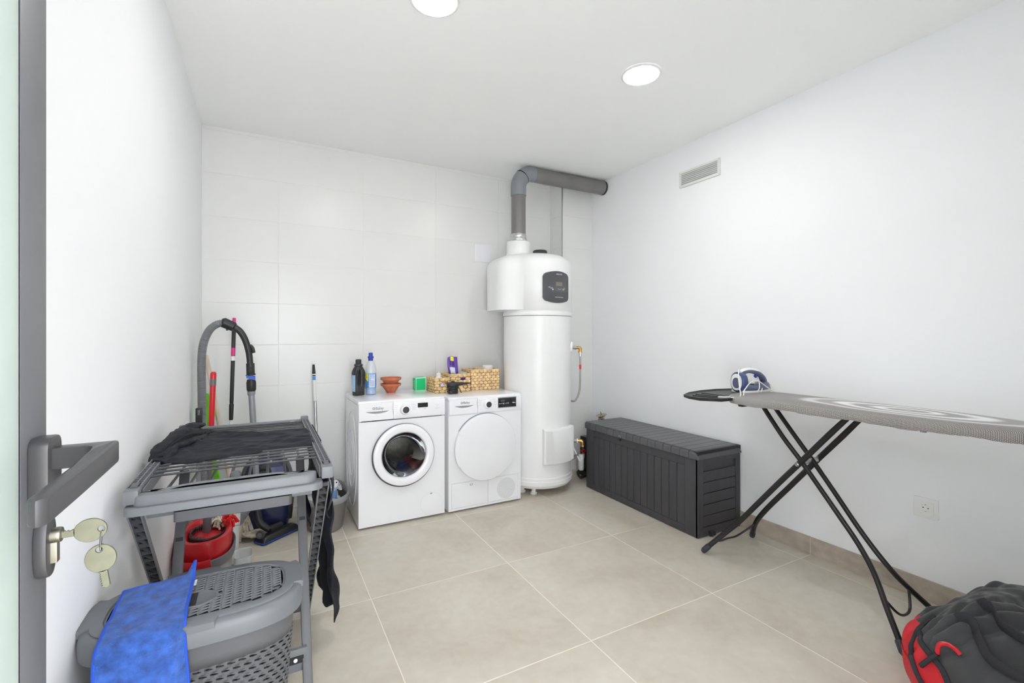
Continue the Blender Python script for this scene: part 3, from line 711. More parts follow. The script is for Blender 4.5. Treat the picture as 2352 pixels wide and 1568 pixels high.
obj('grip_recess_plate', drawer_front.lens, M['grip_shade'], t, smooth=False)  # shade of the dryer's grip scoop, painted as a grey lens too
writing('drawer_lettering', 'Balay', .025, M['ink'], t, at_front(1.318,TY-.0076,.7990))
obj('drawer_emblem', MB().lathe([(.0052,TY-.0082),(.0085,TY-.0082),(.0085,TY-.0070),(.0052,TY-.0070),(.0052,TY-.0082)], 16, 'y', (1.281,0,.7993), caps=False), M['ink'], t)
knob(1.489, .776, TY-.007, .0325)
obj('display_bezel', MB().prism(rrect(1.576,1.735,.739,.820,.003), TY-.0105, TY-.005, 'y'), M['alu'], t, bevel=.0008, seg=1)
obj('display', MB().box(1.579, 1.731, TY-.0125, TY-.0085, .744, .813), M['screen'], t, bevel=.0008, seg=1)
obj('lcd', MB().box(1.597,1.632,TY-.0132,TY-.012,.786,.801), M['panelg'], t, smooth=False)
mk = MB(); program_marks(mk, 1.489, .776, TY-.0075, (.024,.028,.022,.026,.028,.022)); obj('panel_print', mk, M['inkl'], t, smooth=False, kind='stuff')
mk = MB()
for xa, l, z in ((1.585,.012,.771),(1.603,.006,.772),(1.604,.002,.769),(1.614,.016,.773),(1.618,.010,.768),(1.640,.008,.772),(1.642,.003,.768),(1.655,.012,.773),(1.659,.004,.768),(1.697,.020,.775),(1.702,.026,.771)):
    mk.box(xa, xa+l, TY-.0134, TY-.012, z, z+.0028)
obj('display_symbols', mk, M['white_ink'], t, smooth=False)
DC, DR = (1.469,.461), .2485
dd = MB(); n = 96
def dout(sc_, y, flat):
    o = []
    for k in range(n):
        A = 2*math.pi*k/n; x, z = DR*sc_*math.cos(A), DR*sc_*math.sin(A); o.append((DC[0]+x, y, DC[1]+z))
    return o
dd.rings([dout(.975,TY-.001,0), dout(.992,TY-.012,0), dout(1,TY-.022,0), dout(1,TY-.034,0), dout(.985,TY-.040,0), dout(.95,TY-.0425,0), dout(.5,TY-.046,0), dout(.01,TY-.0465,0)], False, True)
obj('door', dd, M['enamel'], t, ang=40)
gp = MB(); pts = []
for k in range(15):
    A = R(152+56*k/14); pts.append((DC[0]+(DR+.005)*math.cos(A), DC[1]+(DR+.005)*math.sin(A)))
pts += [(DC[0]-DR*.845,DC[1]-DR*.46),(DC[0]-DR*.845,DC[1]+DR*.46)]
obj('door_grip', gp.prism(pts, TY-.045, TY-.022, 'y'), M['enamel'], t, bevel=.003)
arc = [(DC[0]+(DR+.0015)*math.cos(R(q)), TY-.006, DC[1]+(DR+.0015)*math.sin(R(q))) for q in range(40,152,4)]
obj('door_gap_shadow', MB().tube(arc, .0022, 6), M['ink'], t)
obj('condenser_flap', MB().box(1.2055, 1.4935, TY-.0025, TY+.004, .033, .212), M['enamel'], t, bevel=.0012, seg=1)
obj('lower_panel', MB().box(1.4965, 1.7545, TY-.0025, TY+.004, .033, .212), M['enamel'], t, bevel=.0012, seg=1)
obj('flap_slot', MB().box(1.348,1.370,TY-.004,TY-.001,.184,.194), M['darkknob'], t, smooth=False)
obj('flap_slot_cover', MB().box(1.351,1.367,TY-.0048,TY-.002,.186,.1925), M['whitep'], t, smooth=False)
gr = MB(); gc = (1.651,.119)
for rI_ in range(1, 17):
    rr_ = rI_*.0048; m_ = max(6, int(2*math.pi*rr_/.0068))
    for k in range(m_):
        A = 2*math.pi*(k+.5*(rI_%2))/m_; x, z = gc[0]+rr_*math.cos(A), gc[1]+rr_*math.sin(A)
        gr.prism([(x+.0016*math.cos(R(60*q)), z+.0016*math.sin(R(60*q))) for q in range(6)], TY-.0030, TY-.0020, 'y')
o = obj('grille_holes', gr, M['ink'], t, smooth=False); o['kind'] = 'stuff'
obj('grille_disc', MB().lathe([(.082,TY-.002),(.081,TY-.0029),(.0001,TY-.0029)], 48, 'y', (gc[0],0,gc[1]), caps=False), M['enamel'], t)
for fx in (TX+.05, TX+WW-.05):
    for fy in (TY+.06, TY+WD-.05): obj('foot', MB().lathe([(.0001,0),(.022,0),(.022,KB+.002),(.0001,KB+.002)], 16, c=(fx,fy,0)), M['blackp'], t)

# ======================= THINGS ON THE MACHINES =======================
ZW, ZD = .8541, .8421
# black bottle with two-sided grip
t = thing('detergent_bottle', 'black plastic detergent bottle with a grooved grip, left end of the washing machine', 'bottle', (.617,3.53,ZW), 28, local=True)
b = MB(); rs = []
for z, rx, ry, p in ((0,.036,.026,4),(.004,.040,.030,4),(.06,.042,.032,4),(.11,.042,.031,4),(.175,.042,.030,3.4),(.195,.038,.028,3),(.210,.028,.024,2.4),(.216,.022,.022,2)):
    rs.append([(x,y,z) for x, y in ell(0,0,rx,ry,40,p)])
b.rings(rs)
obj('bottle_body', b, M['bottleb'], t, ang=50)
for s_ in (-1, 1):
    g = MB(); g.prism([(s_*.012,.085),(s_*.034,.075),(s_*.037,.165),(s_*.030,.188),(s_*.016,.182)] , -.0335, .0335, 'y'); obj('grip_groove', g, M['gasket'], t, bevel=.006, seg=3)
obj('grip_bar', MB().tube([(0,-.031,.07),(0,-.036,.10),(0,-.036,.15),(0,-.030,.19)], [.016,.009,.009,.016], 14, sub=4), M['bottleb'], t)
obj('cap_collar', MB().lathe([(.026,.212),(.030,.215),(.031,.226),(.026,.231)], 28), M['bottleb'], t)
obj('cap', MB().lathe([(.0205,.228),(.021,.258),(.018,.264),(.0001,.265)], 12), M['bottleb'], t, ang=20)
obj('side_label', MB().box(-.0425,-.0415,-.018,.018,.03,.15), M['lblue'], t, smooth=False)
# blue bottle
t = thing('softener_bottle', 'clear bottle of pale blue liquid with a dark blue cap', 'bottle', (.708,3.545,ZW), 0, local=True)
pf = [(.030,0),(.0385,.003),(.0395,.012),(.0375,.019),(.0395,.026),(.0375,.034),(.0395,.042),(.040,.052),(.040,.150),(.0405,.178),(.036,.210),(.026,.238),(.0165,.252),(.0165,.262)]
obj('bottle_body', MB().lathe(pf, 36, caps=False), M['pet'], t)
obj('liquid', MB().lathe([(.0001,.002),(.029,.002),(.037,.005),(.038,.012),(.036,.019),(.038,.026),(.036,.034),(.038,.042),(.0385,.052),(.0385,.158),(.0001,.158)], 36), M['liquid'], t)
obj('wrap_label', MB().lathe([(.0402,.052),(.0404,.158)], 40, caps=False), M['lblue2'], t)
def lab(nm, a0, a1, z0, z1, m_, r=.0408): obj(nm, MB().grid(lambda u, v: (r*math.cos(R(a0+(a1-a0)*u)), r*math.sin(R(a0+(a1-a0)*u)), z0+(z1-z0)*v), 8, 1), M[m_], t)
lab('text_label', -118, -52, .056, .152, 'lwhite')
obj('yellow_flash', MB().grid(lambda u, v: (.0410*math.cos(R(-178+52*u)), .0410*math.sin(R(-178+52*u)), .156-(1-v)*(.030+.028*u)), 8, 1), M['yellow'], t)
q = MB()
for z in [.147-.0052*k for k in range(17)]:
    if .118 > z > .106: continue
    q2 = MB().grid(lambda u, v: (.0412*math.cos(R(-112+(52 if int(z*1000)%3 else 44)*u)), .0412*math.sin(R(-112+(52 if int(z*1000)%3 else 44)*u)), z+.0016*v), 6, 1); q.add(q2.v, q2.f)
obj('label_lines', q, M['inkb'], t, smooth=False)
lb = lambda a0, z0, r=.0412: (lambda co: Vector(((r+co.z)*math.cos(R(a0)+co.x/r), (r+co.z)*math.sin(R(a0)+co.x/r), z0+co.y)))
writing('label_digit', '2', .020, M['inkb'], t, None, bend=lb(-106, .112))
writing('flash_lettering', '2X', .016, M['orange'], t, None, bend=lb(-148, .130))
obj('cap', MB().lathe([(.0175,.250),(.0175,.268),(.0215,.270),(.0215,.283),(.0150,.285),(.0145,.310),(.0001,.312)], 24), M['capb'], t, ang=30)
# two terracotta bowls, one in the other
pf = [(.033,0),(.066,.050),(.076,.052),(.079,.067),(.074,.068),(.067,.055),(.031,.006),(.0001,.006)]
for k, (dz, lab_) in enumerate(((0,'lower of two stacked terracotta saucers on the washing machine'),(.034,'upper terracotta saucer resting in the other'))):
    t_ = obj('terracotta_bowl', MB().lathe([(r*(1-.0*k), z+ZW+dz) for r, z in pf] if k == 0 else [(.040,ZW+dz+.0),(.050,ZW+dz+.034),(.066,ZW+dz+.060),(.077,ZW+dz+.063),(.079,ZW+dz+.080),(.074,ZW+dz+.081),(.064,ZW+dz+.064),(.038,ZW+dz+.006),(.0001,ZW+dz+.006)], 48, c=(.872,3.60,0)), M['terra'], org=(.872,3.60,ZW+dz), ang=40)
    tag(t_, lab_, 'bowl')
# green carton
t = thing('green_carton', 'small bright green carton with white edges on the washing machine', 'box', (1.105,3.625,ZW), 3, local=True)
obj('carton', MB().box(-.041,.041,-.036,.036,0,.104), M['mintc'], t, bevel=.001, seg=1)
obj('front_print', MB().box(-.038,.038,-.0366,-.0355,.004,.098), M['gbox'], t, smooth=False)
obj('side_print', MB().box(-.0416,-.0405,-.033,.033,.004,.098), M['gbox'], t, smooth=False)
obj('top_print', MB().box(-.036,.036,-.031,.031,.1035,.1046), M['gbox'], t, smooth=False)
q = MB()
for k in range(7): q.box(-.0422,-.0414,-.020,.006+.012*(k%2),.078-.009*k,.080-.009*k)
obj('side_lines', q, M['mintc'], t, smooth=False)
# woven baskets
def basket(x0, x1, y0, y1, h, label, hole=None):
    t = thing('woven_basket', label, 'basket', ((x0+x1)/2,(y0+y1)/2,ZD), group='woven baskets on the dryer')
    z0 = ZD; w_ = .007; m = MB()
    m.box(x0+w_,x1-w_,y0+w_,y1-w_,z0,z0+.006)
    m.box(x0+.002,x0+w_,y0+w_,y1-w_,z0,z0+h-.004).box(x1-w_,x1-.002,y0+w_,y1-w_,z0,z0+h-.004).box(x0+w_,x1-w_,y1-w_,y1-.002,z0,z0+h-.004)
    if hole: 
        a, b_, c_, d_ = hole
        m.box(x0+.002,a,y0+.002,y0+w_,z0,z0+h-.004).box(b_,x1-.002,y0+.002,y0+w_,z0,z0+h-.004).box(a,b_,y0+.002,y0+w_,z0,z0+c_).box(a,b_,y0+.002,y0+w_,z0+d_,z0+h-.004)
    else: m.box(x0+.002,x1-.002,y0+.002,y0+w_,z0,z0+h-.004)
    obj('basket_wall', m, M['strawd'], t, smooth=False)
    s_ = MB(); rnd = random.Random(int(x0*1000))
    nz = max(4, round(h/.0225)); dz = (h-.004)/nz
    def side(p0, p1, nrm):
        L_ = (Vector(p1)-Vector(p0)).length; d = (Vector(p1)-Vector(p0)).normalized(); nx = max(3, round(L_/.040))
        for j in range(nz):
            for i in range(nx+(j%2)):
                cx = (i+(0 if j%2 else .5))*L_/nx
                a = max(0, cx-.55*L_/nx); b_ = min(L_, cx+.55*L_/nx)
                if b_-a < .004: continue
                c = Vector(p0)+d*((a+b_)/2); zc = z0+(j+.5)*dz+rnd.uniform(-.0012,.0012)
                if hole and nrm[1] < 0 and hole[0] < c.x < hole[1] and hole[2] < zc-z0 < hole[3]: continue
                mm = MB().sphere((0,0,0), 1, 10)
                hx = (b_-a)/2*1.03; hz = dz*.60*rnd.uniform(.9,1.08); hn = .0055*rnd.uniform(.8,1.15)
                for v in mm.v:
                    p = c+d*(v[0]*hx)+Vector(nrm)*(v[1]*hn-.0005)+Vector((0,0,v[2]*hz)); p.z = p.z+zc; s_.v.append(tuple(p))
                o_ = len(s_.v)-len(mm.v); s_.f += [tuple(q+o_ for q in f) for f in mm.f]
    y0_, y1_, x0_, x1_ = y0+.004, y1-.004, x0+.004, x1-.004
    side((x0,y0_,0),(x1,y0_,0),(0,-1,0)); side((x0_,y1,0),(x0_,y0,0),(-1,0,0)); side((x1_,y0,0),(x1_,y1,0),(1,0,0)); side((x1,y1_-.004,0),(x0,y1_-.004,0),(0,-1,0))
    o = obj('woven_strands', s_, M['straw'], t, ang=80); o['kind'] = 'stuff'
    rm = [(x0+.004,y0+.004,z0+h-.004),(x1-.004,y0+.004,z0+h-.004),(x1-.004,y1-.004,z0+h-.004),(x0+.004,y1-.004,z0+h-.004),(x0+.004,y0+.004,z0+h-.004)]
    for a, b_ in zip(rm, rm[1:]): obj('rim_braid', MB().tube([a,b_], .0052, 8), M['straw'], t)
    return t
basket(1.170,1.302,3.445,3.645,.118, 'smallest woven basket, leftmost on the dryer, behind the black air pump', (1.215,1.262,.050,.080))
basket(1.312,1.486,3.470,3.690,.142, 'middle-sized woven basket with a hand slot, holding the purple pouch', (1.385,1.455,.085,.112))
basket(1.502,1.768,3.500,3.715,.168, 'largest woven basket, rightmost on the dryer, with a white lidded tub')
# contents
t = thing('white_bottle', 'white bottle with a rounded cap standing in the smallest basket', 'bottle', (1.245,3.56,ZD+.007), local=True)
obj('bottle_body', MB().lathe([(.028,0),(.030,.003),(.030,.085),(.026,.105),(.015,.118)], 28), M['whitep'], t)
obj('cap', MB().lathe([(.0165,.112),(.0175,.116),(.0175,.136),(.014,.140)], 28), M['whitep'], t)
obj('nozzle', MB().lathe([(.009,.139),(.0085,.148),(.005,.154),(.0001,.155)], 20), M['pet'], t)
t = obj('small_carton', MB().box(1.222,1.258,3.452,3.475,ZD+.050,ZD+.078), M['lwhite'], org=(1.24,3.46,ZD+.05), bevel=.0008, seg=1); tag(t, 'tiny white carton showing in the slot of the smallest basket', 'box')
obj('red_mark', MB().box(1.245,1.255,3.4510,3.4525,ZD+.066,ZD+.072), M['redtag'], t, smooth=False)
# purple pouch
t = thing('purple_pouch', 'purple foil pouch standing upright in the middle basket', 'pouch', (1.385,3.60,ZD+.007), -6, local=True)
def pouch(u, v, s_):
    x = (u-.5)*(.082+.005*math.sin(v*9+1)+.012*max(0,v-.8)); z = .262*v+.006*math.sin(u*5)*v+(.012*u if v > .9 else 0)
    th = .024*math.sin(math.pi*min(1,max(0,u)))**.7*(1-v)**.55
    y = s_*th+.006*noise.noise(Vector((u*3,v*4,s_)))
    return (x+.006*math.sin(v*5), y, z)
q = MB().grid(lambda u, v: pouch(u,v,-1), 16, 24); q2 = MB().grid(lambda u, v: pouch(1-u,v,1), 16, 24); q.add(q2.v, q2.f)
obj('pouch_film', q, M['purple'], t, solid=.0006, ang=60)
def pl(nm, u0, u1, v0, v1, m_, off=-.0016):
    def fn(u, v):
        p = pouch(u0+(u1-u0)*u, v0+(v1-v0)*v, -1); return (p[0], p[1]+off, p[2])
    obj(nm, MB().grid(fn, 8, 5), M[m_], t)
pl('pale_label', .16, .66, .50, .68, 'lwhite'); pl('green_label', .18, .66, .40, .50, 'glabel'); pl('yellow_label', .28, .60, .88, .99, 'yellow')
pl('dark_patch', .22,.62,.74,.87,'purpled')
for k in range(5): pl('text_line', .22, .62-.05*(k%2), .36-.035*k, .366-.035*k, 'lwhite')
t = obj('nozzle_bottle', MB().tube([(1.405,3.480,ZD+.098),(1.425,3.485,ZD+.100),(1.432,3.486,ZD+.100)], [.006,.012,.010], 16).tube([(1.43,3.487,ZD+.099),(1.46,3.492,ZD+.099)], .012, 16), M['purpled'], org=(1.43,3.485,ZD+.09)); tag(t, 'small dark nozzle lying behind the slot of the middle basket', 'bottle')
t = obj('clear_tub', MB().box(1.425,1.475,3.52,3.60,ZD+.02,ZD+.152), M['pet'], org=(1.45,3.56,ZD+.02), bevel=.004); tag(t, 'clear plastic tub behind the purple pouch in the middle basket', 'container')
t = thing('lidded_tub', 'round white lidded tub with a magenta label in the largest basket', 'container', (1.70,3.60,ZD+.007), local=True)
obj('tub_body', MB().lathe([(.040,0),(.042,.15),(.040,.158)], 36), M['pinkl'], t)
obj('lid', MB().lathe([(.045,.156),(.045,.184),(.042,.187),(.0001,.188)], 36), M['whitep'], t)
# black electric air pump
t = thing('air_pump', 'black electric air pump with its cord wound round it, in front of the baskets', 'air pump', (1.300,3.385,ZD), -4, local=True)
obj('pump_body', MB().rings([[(x,y,z) for x, y in ell(0,0,rx,ry,32,2.6)] for z, rx, ry in ((0,.036,.034),(.004,.039,.036),(.03,.037,.034),(.055,.039,.036),(.060,.048,.042),(.078,.050,.043),(.086,.044,.038),(.088,.02,.02))]), M['blackp'], t, ang=50)
obj('top_button', MB().box(-.012,.012,-.010,.010,.087,.096), M['blackp'], t, bevel=.002)
obj('nozzle', MB().tube([(.03,0,.072),(.075,0,.073),(.082,0,.073),(.083,0,.073),(.118,0,.074),(.119,0,.074),(.150,0,.074)], [.016,.013,.013,.009,.008,.006,.004], 18), M['blackp'], t)
obj('adapter_ring', MB().tube([(.102+.016*math.sin(q), -.004, .052+.016*math.cos(q)) for q in [2*math.pi*k/24 for k in range(25)]], .0018, 6, caps=False), M['blackp'], t)
hel = [(.042*math.cos(q)*(1+.06*math.sin(3*q)), .039*math.sin(q), .012+.042*(k/100)+.004*math.sin(q*1.3)) for k, q in enumerate([2*math.pi*7*k/100 for k in range(101)])]
obj('power_cord', MB().tube(hel+[(.05,-.02,.03),(.055,-.03,.012),(.062,-.034,.006)], .0030, 6), M['blackp'], t)
obj('cord_loop', MB().tube([(-.03,-.036,.056),(-.046,-.040,.04),(-.05,-.042,.024),(-.036,-.044,.014),(-.024,-.042,.012)], .0026, 6, sub=4), M['blackp'], t)
pg = MB().tube([(-.030,-.050,.002),(-.030,-.050,.022),(-.030,-.050,.026)], [.012,.013,.009], 14)
obj('plug', pg, M['blackp'], t)
for dx in (-.005,.005): obj('plug_pin', MB().tube([(-.030+dx,-.056,.018),(-.030+dx,-.068,.020)], .0017, 6), M['chrome'], t)

# ======================= STORAGE BOX =======================
CX0, CX1, CY0, CY1, CH = 2.430, 2.846, 2.020, 3.170, .500
t = thing('storage_box', 'long charcoal resin storage box with plank grooves against the right wall', 'storage box', ((CX0+CX1)/2,(CY0+CY1)/2,0))
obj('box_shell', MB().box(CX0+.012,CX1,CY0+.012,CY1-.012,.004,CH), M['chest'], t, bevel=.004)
fr = MB()  # frame of the long front face
fr.box(CX0,CX0+.02,CY0+.002,CY0+.105,.004,CH).box(CX0,CX0+.02,CY1-.095,CY1,.004,CH).box(CX0,CX0+.02,CY0+.105,CY1-.095,.004,.052).box(CX0,CX0+.02,CY0+.105,CY1-.095,.445,CH)
obj('front_frame', fr, M['chest'], t, bevel=.003)
ys = [CY0+.105+(CY1-CY0-.200)*k/14 for k in range(15)]
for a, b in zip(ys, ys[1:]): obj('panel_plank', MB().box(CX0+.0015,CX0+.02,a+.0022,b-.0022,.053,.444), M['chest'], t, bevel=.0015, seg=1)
obj('end_frame', MB().box(CX0,CX0+.05,CY0,CY0+.02,.004,CH).box(CX1-.045,CX1,CY0,CY0+.02,.004,CH).box(CX0+.05,CX1-.045,CY0,CY0+.02,.004,.060).box(CX0+.05,CX1-.045,CY0,CY0+.02,.470,CH), M['chest'], t, bevel=.003)
zs_ = [.061+.072*k for k in range(6)]
for k in range(5): obj('panel_plank', MB().box(CX0+.0515,CX1-.0465,CY0+.003,CY0+.02,zs_[k]+.0020,zs_[k+1]-.0020), M['chest'], t, bevel=.002, seg=1)
obj('grip_recess_plate', MB().box(CX0+.054,CX1-.049,CY0+.0135,CY0+.0195,.425,.469), M['gasket'], t, smooth=False)
obj('end_wheel', MB().tube([(CX0+.10,CY0-.012,.020),(CX0+.135,CY0-.012,.020)], .016, 16).box(CX0+.105,CX0+.130,CY0-.005,CY0+.01,.012,.03), M['blackp'], t)
# lid planks run across the box, each with its rounded front lip
nl = 16; ly = [CY0-.010+(CY1+.008-CY0+.010)*k/nl for k in range(nl+1)]
def lidprof(e=0):
    z = CH+.058; p = []
    x0, x1 = CX0-.012+e, CX1+.002
    p += [(x0,CH+.004),(x0,z-.026)]
    for k in range(5): A = R(180-90*k/4); p.append((x0+.022+.022*math.cos(A), z-.022+.022*math.sin(A)))
    p += [(x1-.03,z+.002),(x1-.008,z-.006),(x1,z-.02),(x1,CH+.004)]
    return p
for k, (a, b) in enumerate(zip(ly, ly[1:])):
    e = 0
    m = MB()
    if k == 0:   # rounded end plank, lower at the end
        P0 = lidprof(); rs = []
        for yy, dz in ((a+.0,.044),(a+.004,.028),(a+.012,.014),(a+.024,.005),(a+.040,.001),(a+.055,0),(b-.002,0)):
            rs.append([(max(x,CX0-.012+dz*.25),yy,(max(CH+.004,z-dz) if z > CH+.006 else z)) for x, z in P0])
        m.rings(rs)
    else: m.prism([(x,z) for x, z in lidprof()], a+.0020, b-.0020, 'y')
    obj('lid_plank', m, M['chestlid_lit'], t, ang=40)
obj('lid_base', MB().box(CX0-.006,CX1,CY0-.004,CY1+.004,CH+.006,CH+.054), M['gasket'], t, bevel=.004)
t = thing('padlock', 'small black padlock hanging at the front edge of the storage box lid', 'padlock', (CX0-.018,2.735,.475))
obj('shackle', MB().tube([(CX0-.017,2.725,.500),(CX0-.018,2.725,.515),(CX0-.018,2.735,.523),(CX0-.018,2.745,.515),(CX0-.017,2.745,.500)], .0024, 8, sub=3), M['chrome'], t)
obj('lock_body', MB().tube([(CX0-.020,2.722,.494),(CX0-.020,2.728,.494),(CX0-.020,2.729,.494),(CX0-.020,2.734,.494),(CX0-.020,2.735,.494),(CX0-.020,2.748,.494)], [.010,.010,.0085,.0085,.010,.010], 14), M['blackp'], t, ang=25)

# ======================= WATER FILTER BEHIND THE BOX =======================
t = thing('water_filter', 'small white water filter cartridge with a red valve on a black base', 'water filter', (2.545,3.40,0))
FX, FY = 2.545, 3.40
obj('filter_housing', MB().lathe([(.0001,.070),(.022,.070),(.0275,.078),(.0285,.165),(.0285,.172),(.031,.174),(.031,.182),(.0285,.184)], 28, c=(FX,FY,0)), M['whitep'], t)
obj('filter_head', MB().lathe([(.0285,.184),(.033,.187),(.033,.212),(.028,.216),(.0001,.218)], 14, c=(FX,FY,0)), M['whitep'], t, ang=20)
obj('base_frame', MB().tube([(FX-.03,FY-.03,.012),(FX-.045,FY-.02,.04),(FX-.03,FY,.066),(FX+.09,FY+.02,.066),(FX+.16,FY+.04,.05),(FX+.16,FY+.04,.012)], .010, 8, sub=4).bar((FX-.03,FY-.03,.012),(FX+.18,FY-.02,.045),.012,.022).box(FX+.05,FX+.22,FY-.04,FY+.10,0,.05), M['blackp'], t)
obj('pump_block', MB().box(FX+.055,FX+.20,FY-.02,FY+.09,.055,.36), M['blackp'], t, bevel=.012)
obj('valve_knob', MB().tube([(FX,FY-.020,.252),(FX-.004,FY-.045,.252)], .018, 18), M['red'], t)
obj('valve_cap', MB().tube([(FX-.004,FY-.045,.252),(FX-.005,FY-.048,.252)], .008, 12), M['chrome'], t)
obj('pressure_gauge', MB().tube([(FX,FY-.018,.300),(FX-.003,FY-.036,.300)], .018, 18), M['blackp'], t)
obj('gauge_bezel', MB().tube([(FX,FY-.012,.300),(FX,FY-.020,.300)], .021, 18), M['chrome'], t)
obj('valve_stem', MB().tube([(FX,FY,.215),(FX,FY,.34)], .008, 10), M['blackp'], t)
obj('inlet_pipe', MB().tube([(FX-.03,FY,.205),(FX-.10,FY+.02,.2)], .010, 10), M['pvcd'], t)
wi = []
for k in range(5): wi.append(obj('wire', MB().tube([(FX+.05,FY-.03,.22+.02*k),(FX+.03,FY-.045-.004*k,.25+.012*k),(FX+.045,FY-.04,.29+.008*k)], .0016, 6, sub=4), M['red' if k%2 else 'brass'], t))
t = thing('brass_valve', 'brass elbow fitting with a threaded union at the heater\'s lower outlet', 'pipe fitting', tuple(P_(.03,.40)))
obj('threaded_union', MB().tube([P_(.010,.40),P_(.045,.40)], .019, 8), M['braid'], t, ang=20)
obj('union_band', MB().tube([P_(.045,.40),P_(.054,.40)], .021, 20), M['whitep'], t)
obj('elbow', MB().tube([P_(.052,.40),P_(.075,.40),P_(.088,.396),P_(.092,.385),P_(.092,.36)], [.015,.015,.0155,.0155,.014], 16, sub=3), M['brass'], t)
obj('elbow_nut', MB().tube([P_(.092,.364),P_(.092,.354)], .018, 6), M['brass'], t, ang=20)
obj('dark_nipple', MB().tube([P_(.092,.356),P_(.094,.325)], .011, 12), M['blackp'], t)
obj('drain_tube', MB().tube([P_(.012,.345),P_(.035,.30),P_(.062,.245),P_(.075,.225)], .006, 10, sub=4), M['whitep'], t)
obj('overflow_hose', MB().tube([P_(.0,.24),P_(.03,.262),P_(.06,.30)], .009, 10, sub=3), M['pvcd'], t)
t = thing('drain_strainer', 'brass coloured disc strainer with an upright pin behind the black storage box', 'strainer', (2.700,3.30,0))
SX, SY, SZ = 2.700, 3.30, .560
obj('drain_body', MB().lathe([(.030,.0),(.030,SZ-.02),(.026,SZ-.018),(.0001,SZ-.018)], 24, c=(SX,SY,0)), M['chromeb'], t)
T_ = rot('Y', -14, (SX,SY,SZ))
q = MB().lathe([(.0001,SZ-.010),(.030,SZ-.006),(.036,SZ+.004),(.048,SZ+.010),(.049,SZ+.012),(.034,SZ+.008),(.010,SZ+.004),(.006,SZ+.012),(.0001,SZ+.012)], 36, c=(SX,SY,0)); q.v = [tuple(T_ @ Vector(v)) for v in q.v]
obj('strainer_disc', q, M['chromeb'], t, ang=50)
q = MB().tube([(SX,SY,SZ+.006),(SX,SY,SZ+.045)], .0036, 10); q.v = [tuple(T_ @ Vector(v)) for v in q.v]; obj('pin', q, M['chromeb'], t)

# ======================= IRONING BOARD =======================
t = thing('ironing_board', 'ironing board with a grey and white ringed cover along the right wall', 'ironing board', (2.52,1.2,0))
# outline in x-y (square end at far y, nose towards the camera side)
def bw(y):   # half width at y
    if y > 1.66: return .215*math.sqrt(max(0, 1-((y-1.66)/.12)**2))**.55
    if y > .95: return .215+.0*(y)
    s_ = max(0, (y-.28)/.67); return .215*math.sin(math.pi/2*min(1,s_))**.62
cxb = 2.540; N_ = 64; ysb = [.285+(1.779-.285)*(.5-.5*math.cos(math.pi*k/N_)) for k in range(N_+1)]
def outline(e, z, wav=0):
    L_, Rr = [], []
    for i, y in enumerate(ysb):
        w_ = max(.002, bw(y)+e); dz = wav*(.0025*math.sin(y*19)+.0015*math.sin(y*47))
        L_.append((cxb-w_, y, z+dz)); Rr.append((cxb+w_, y, z+dz))
    return L_+Rr[::-1]
q = MB(); q.rings([outline(-.02,.914,0), outline(.002,.912,1), outline(.006,.926,.6), outline(.005,.944), outline(-.003,.951), outline(-.02,.953)], True, False)
lo = outline(-.02,.953); n = len(lo)//2
o_ = len(q.v); q.v += lo; q.f += [(o_+i, o_+i+1, o_+2*n-2-i, o_+2*n-1-i) for i in range(n-1)]
obj('cover', q, M['board'], t, ang=60)
A_near = [(2.42,1.595,.925),(2.405,1.466,.769),(2.415,1.373,.655),(2.417,1.28,.539),(2.417,1.197,.436),(2.415,1.127,.35),(2.399,1.068,.277),(2.367,1.019,.217),(2.318,.968,.154),(2.237+.03,.908,.079),(2.245,.878,.035)]
A_far = [(2.51,1.595,.925),(2.505,1.459,.761),(2.508,1.36,.638),(2.502,1.25,.502),(2.495,1.155,.384),(2.500,1.081,.293),(2.519,1.017,.214),(2.552,.971,.157),(2.591,.925,.1),(2.64,.885,.04)]
B_near = [(2.395,1.140,.925),(2.408,1.241,.811),(2.408,1.38,.640),(2.405,1.473,.526),(2.410,1.604,.365),(2.412,1.716,.227),(2.387,1.782,.147),(2.335,1.840,.068),(2.303,1.873,.020)]
B_far = [(2.570,1.150,.925),(2.573,1.257,.791),(2.575,1.377,.644),(2.590,1.536,.449),(2.597,1.659,.298),(2.632,1.751,.185),(2.690,1.815,.100),(2.740,1.862,.022)]
for P_l in (A_near, A_far): obj('leg', MB().tube(P_l, .0115, 14, sub=4), M['blackm'], t)
for P_l in (B_near, B_far): obj('leg', MB().tube(P_l, [.0125 if p[2] < .85 else .0105 for p in P_l], 14, sub=4, sq=(1,1.15)), M['blackm'], t)
def cap(a, b): 
    a = Vector(a); b = Vector(b); d = (b-a).normalized(); return MB().tube([b-d*.042, b-d*.036, b, b+d*.012], [.0150,.0165,.0165,.010], 16)
obj('foot_cap', cap(B_near[-2], B_near[-1]), M['foot'], t); obj('foot_cap', cap(B_far[-2], B_far[-1]), M['foot'], t)
obj('foot_cap', cap(A_near[-2], A_near[-1]), M['foot'], t); obj('foot_cap', cap(A_far[-2], A_far[-1]), M['foot'], t)
obj('curved_stretcher', MB().tube([(2.345,1.825,.090),(2.42,1.85,.060),(2.50,1.86,.055),(2.58,1.85,.060),(2.655,1.79,.135)], .0055, 8, sub=5), M['blackm'], t)
obj('curved_stretcher', MB().tube([(2.335,.985,.175),(2.38,.955,.115),(2.44,.95,.090),(2.50,.955,.10),(2.545,.978,.168)], .0055, 8, sub=5), M['blackm'], t)
obj('pivot_rod', MB().tube([(2.388,1.380,.640),(2.392,1.380,.640)], .011, 12).tube([(2.384,1.380,.640),(2.388,1.380,.640)], .006, 12), M['chrome'], t)
obj('pivot_bracket', MB().bar((2.430,1.372,.648),(2.560,1.368,.650),.006,.026), M['alu'], t, bevel=.002)
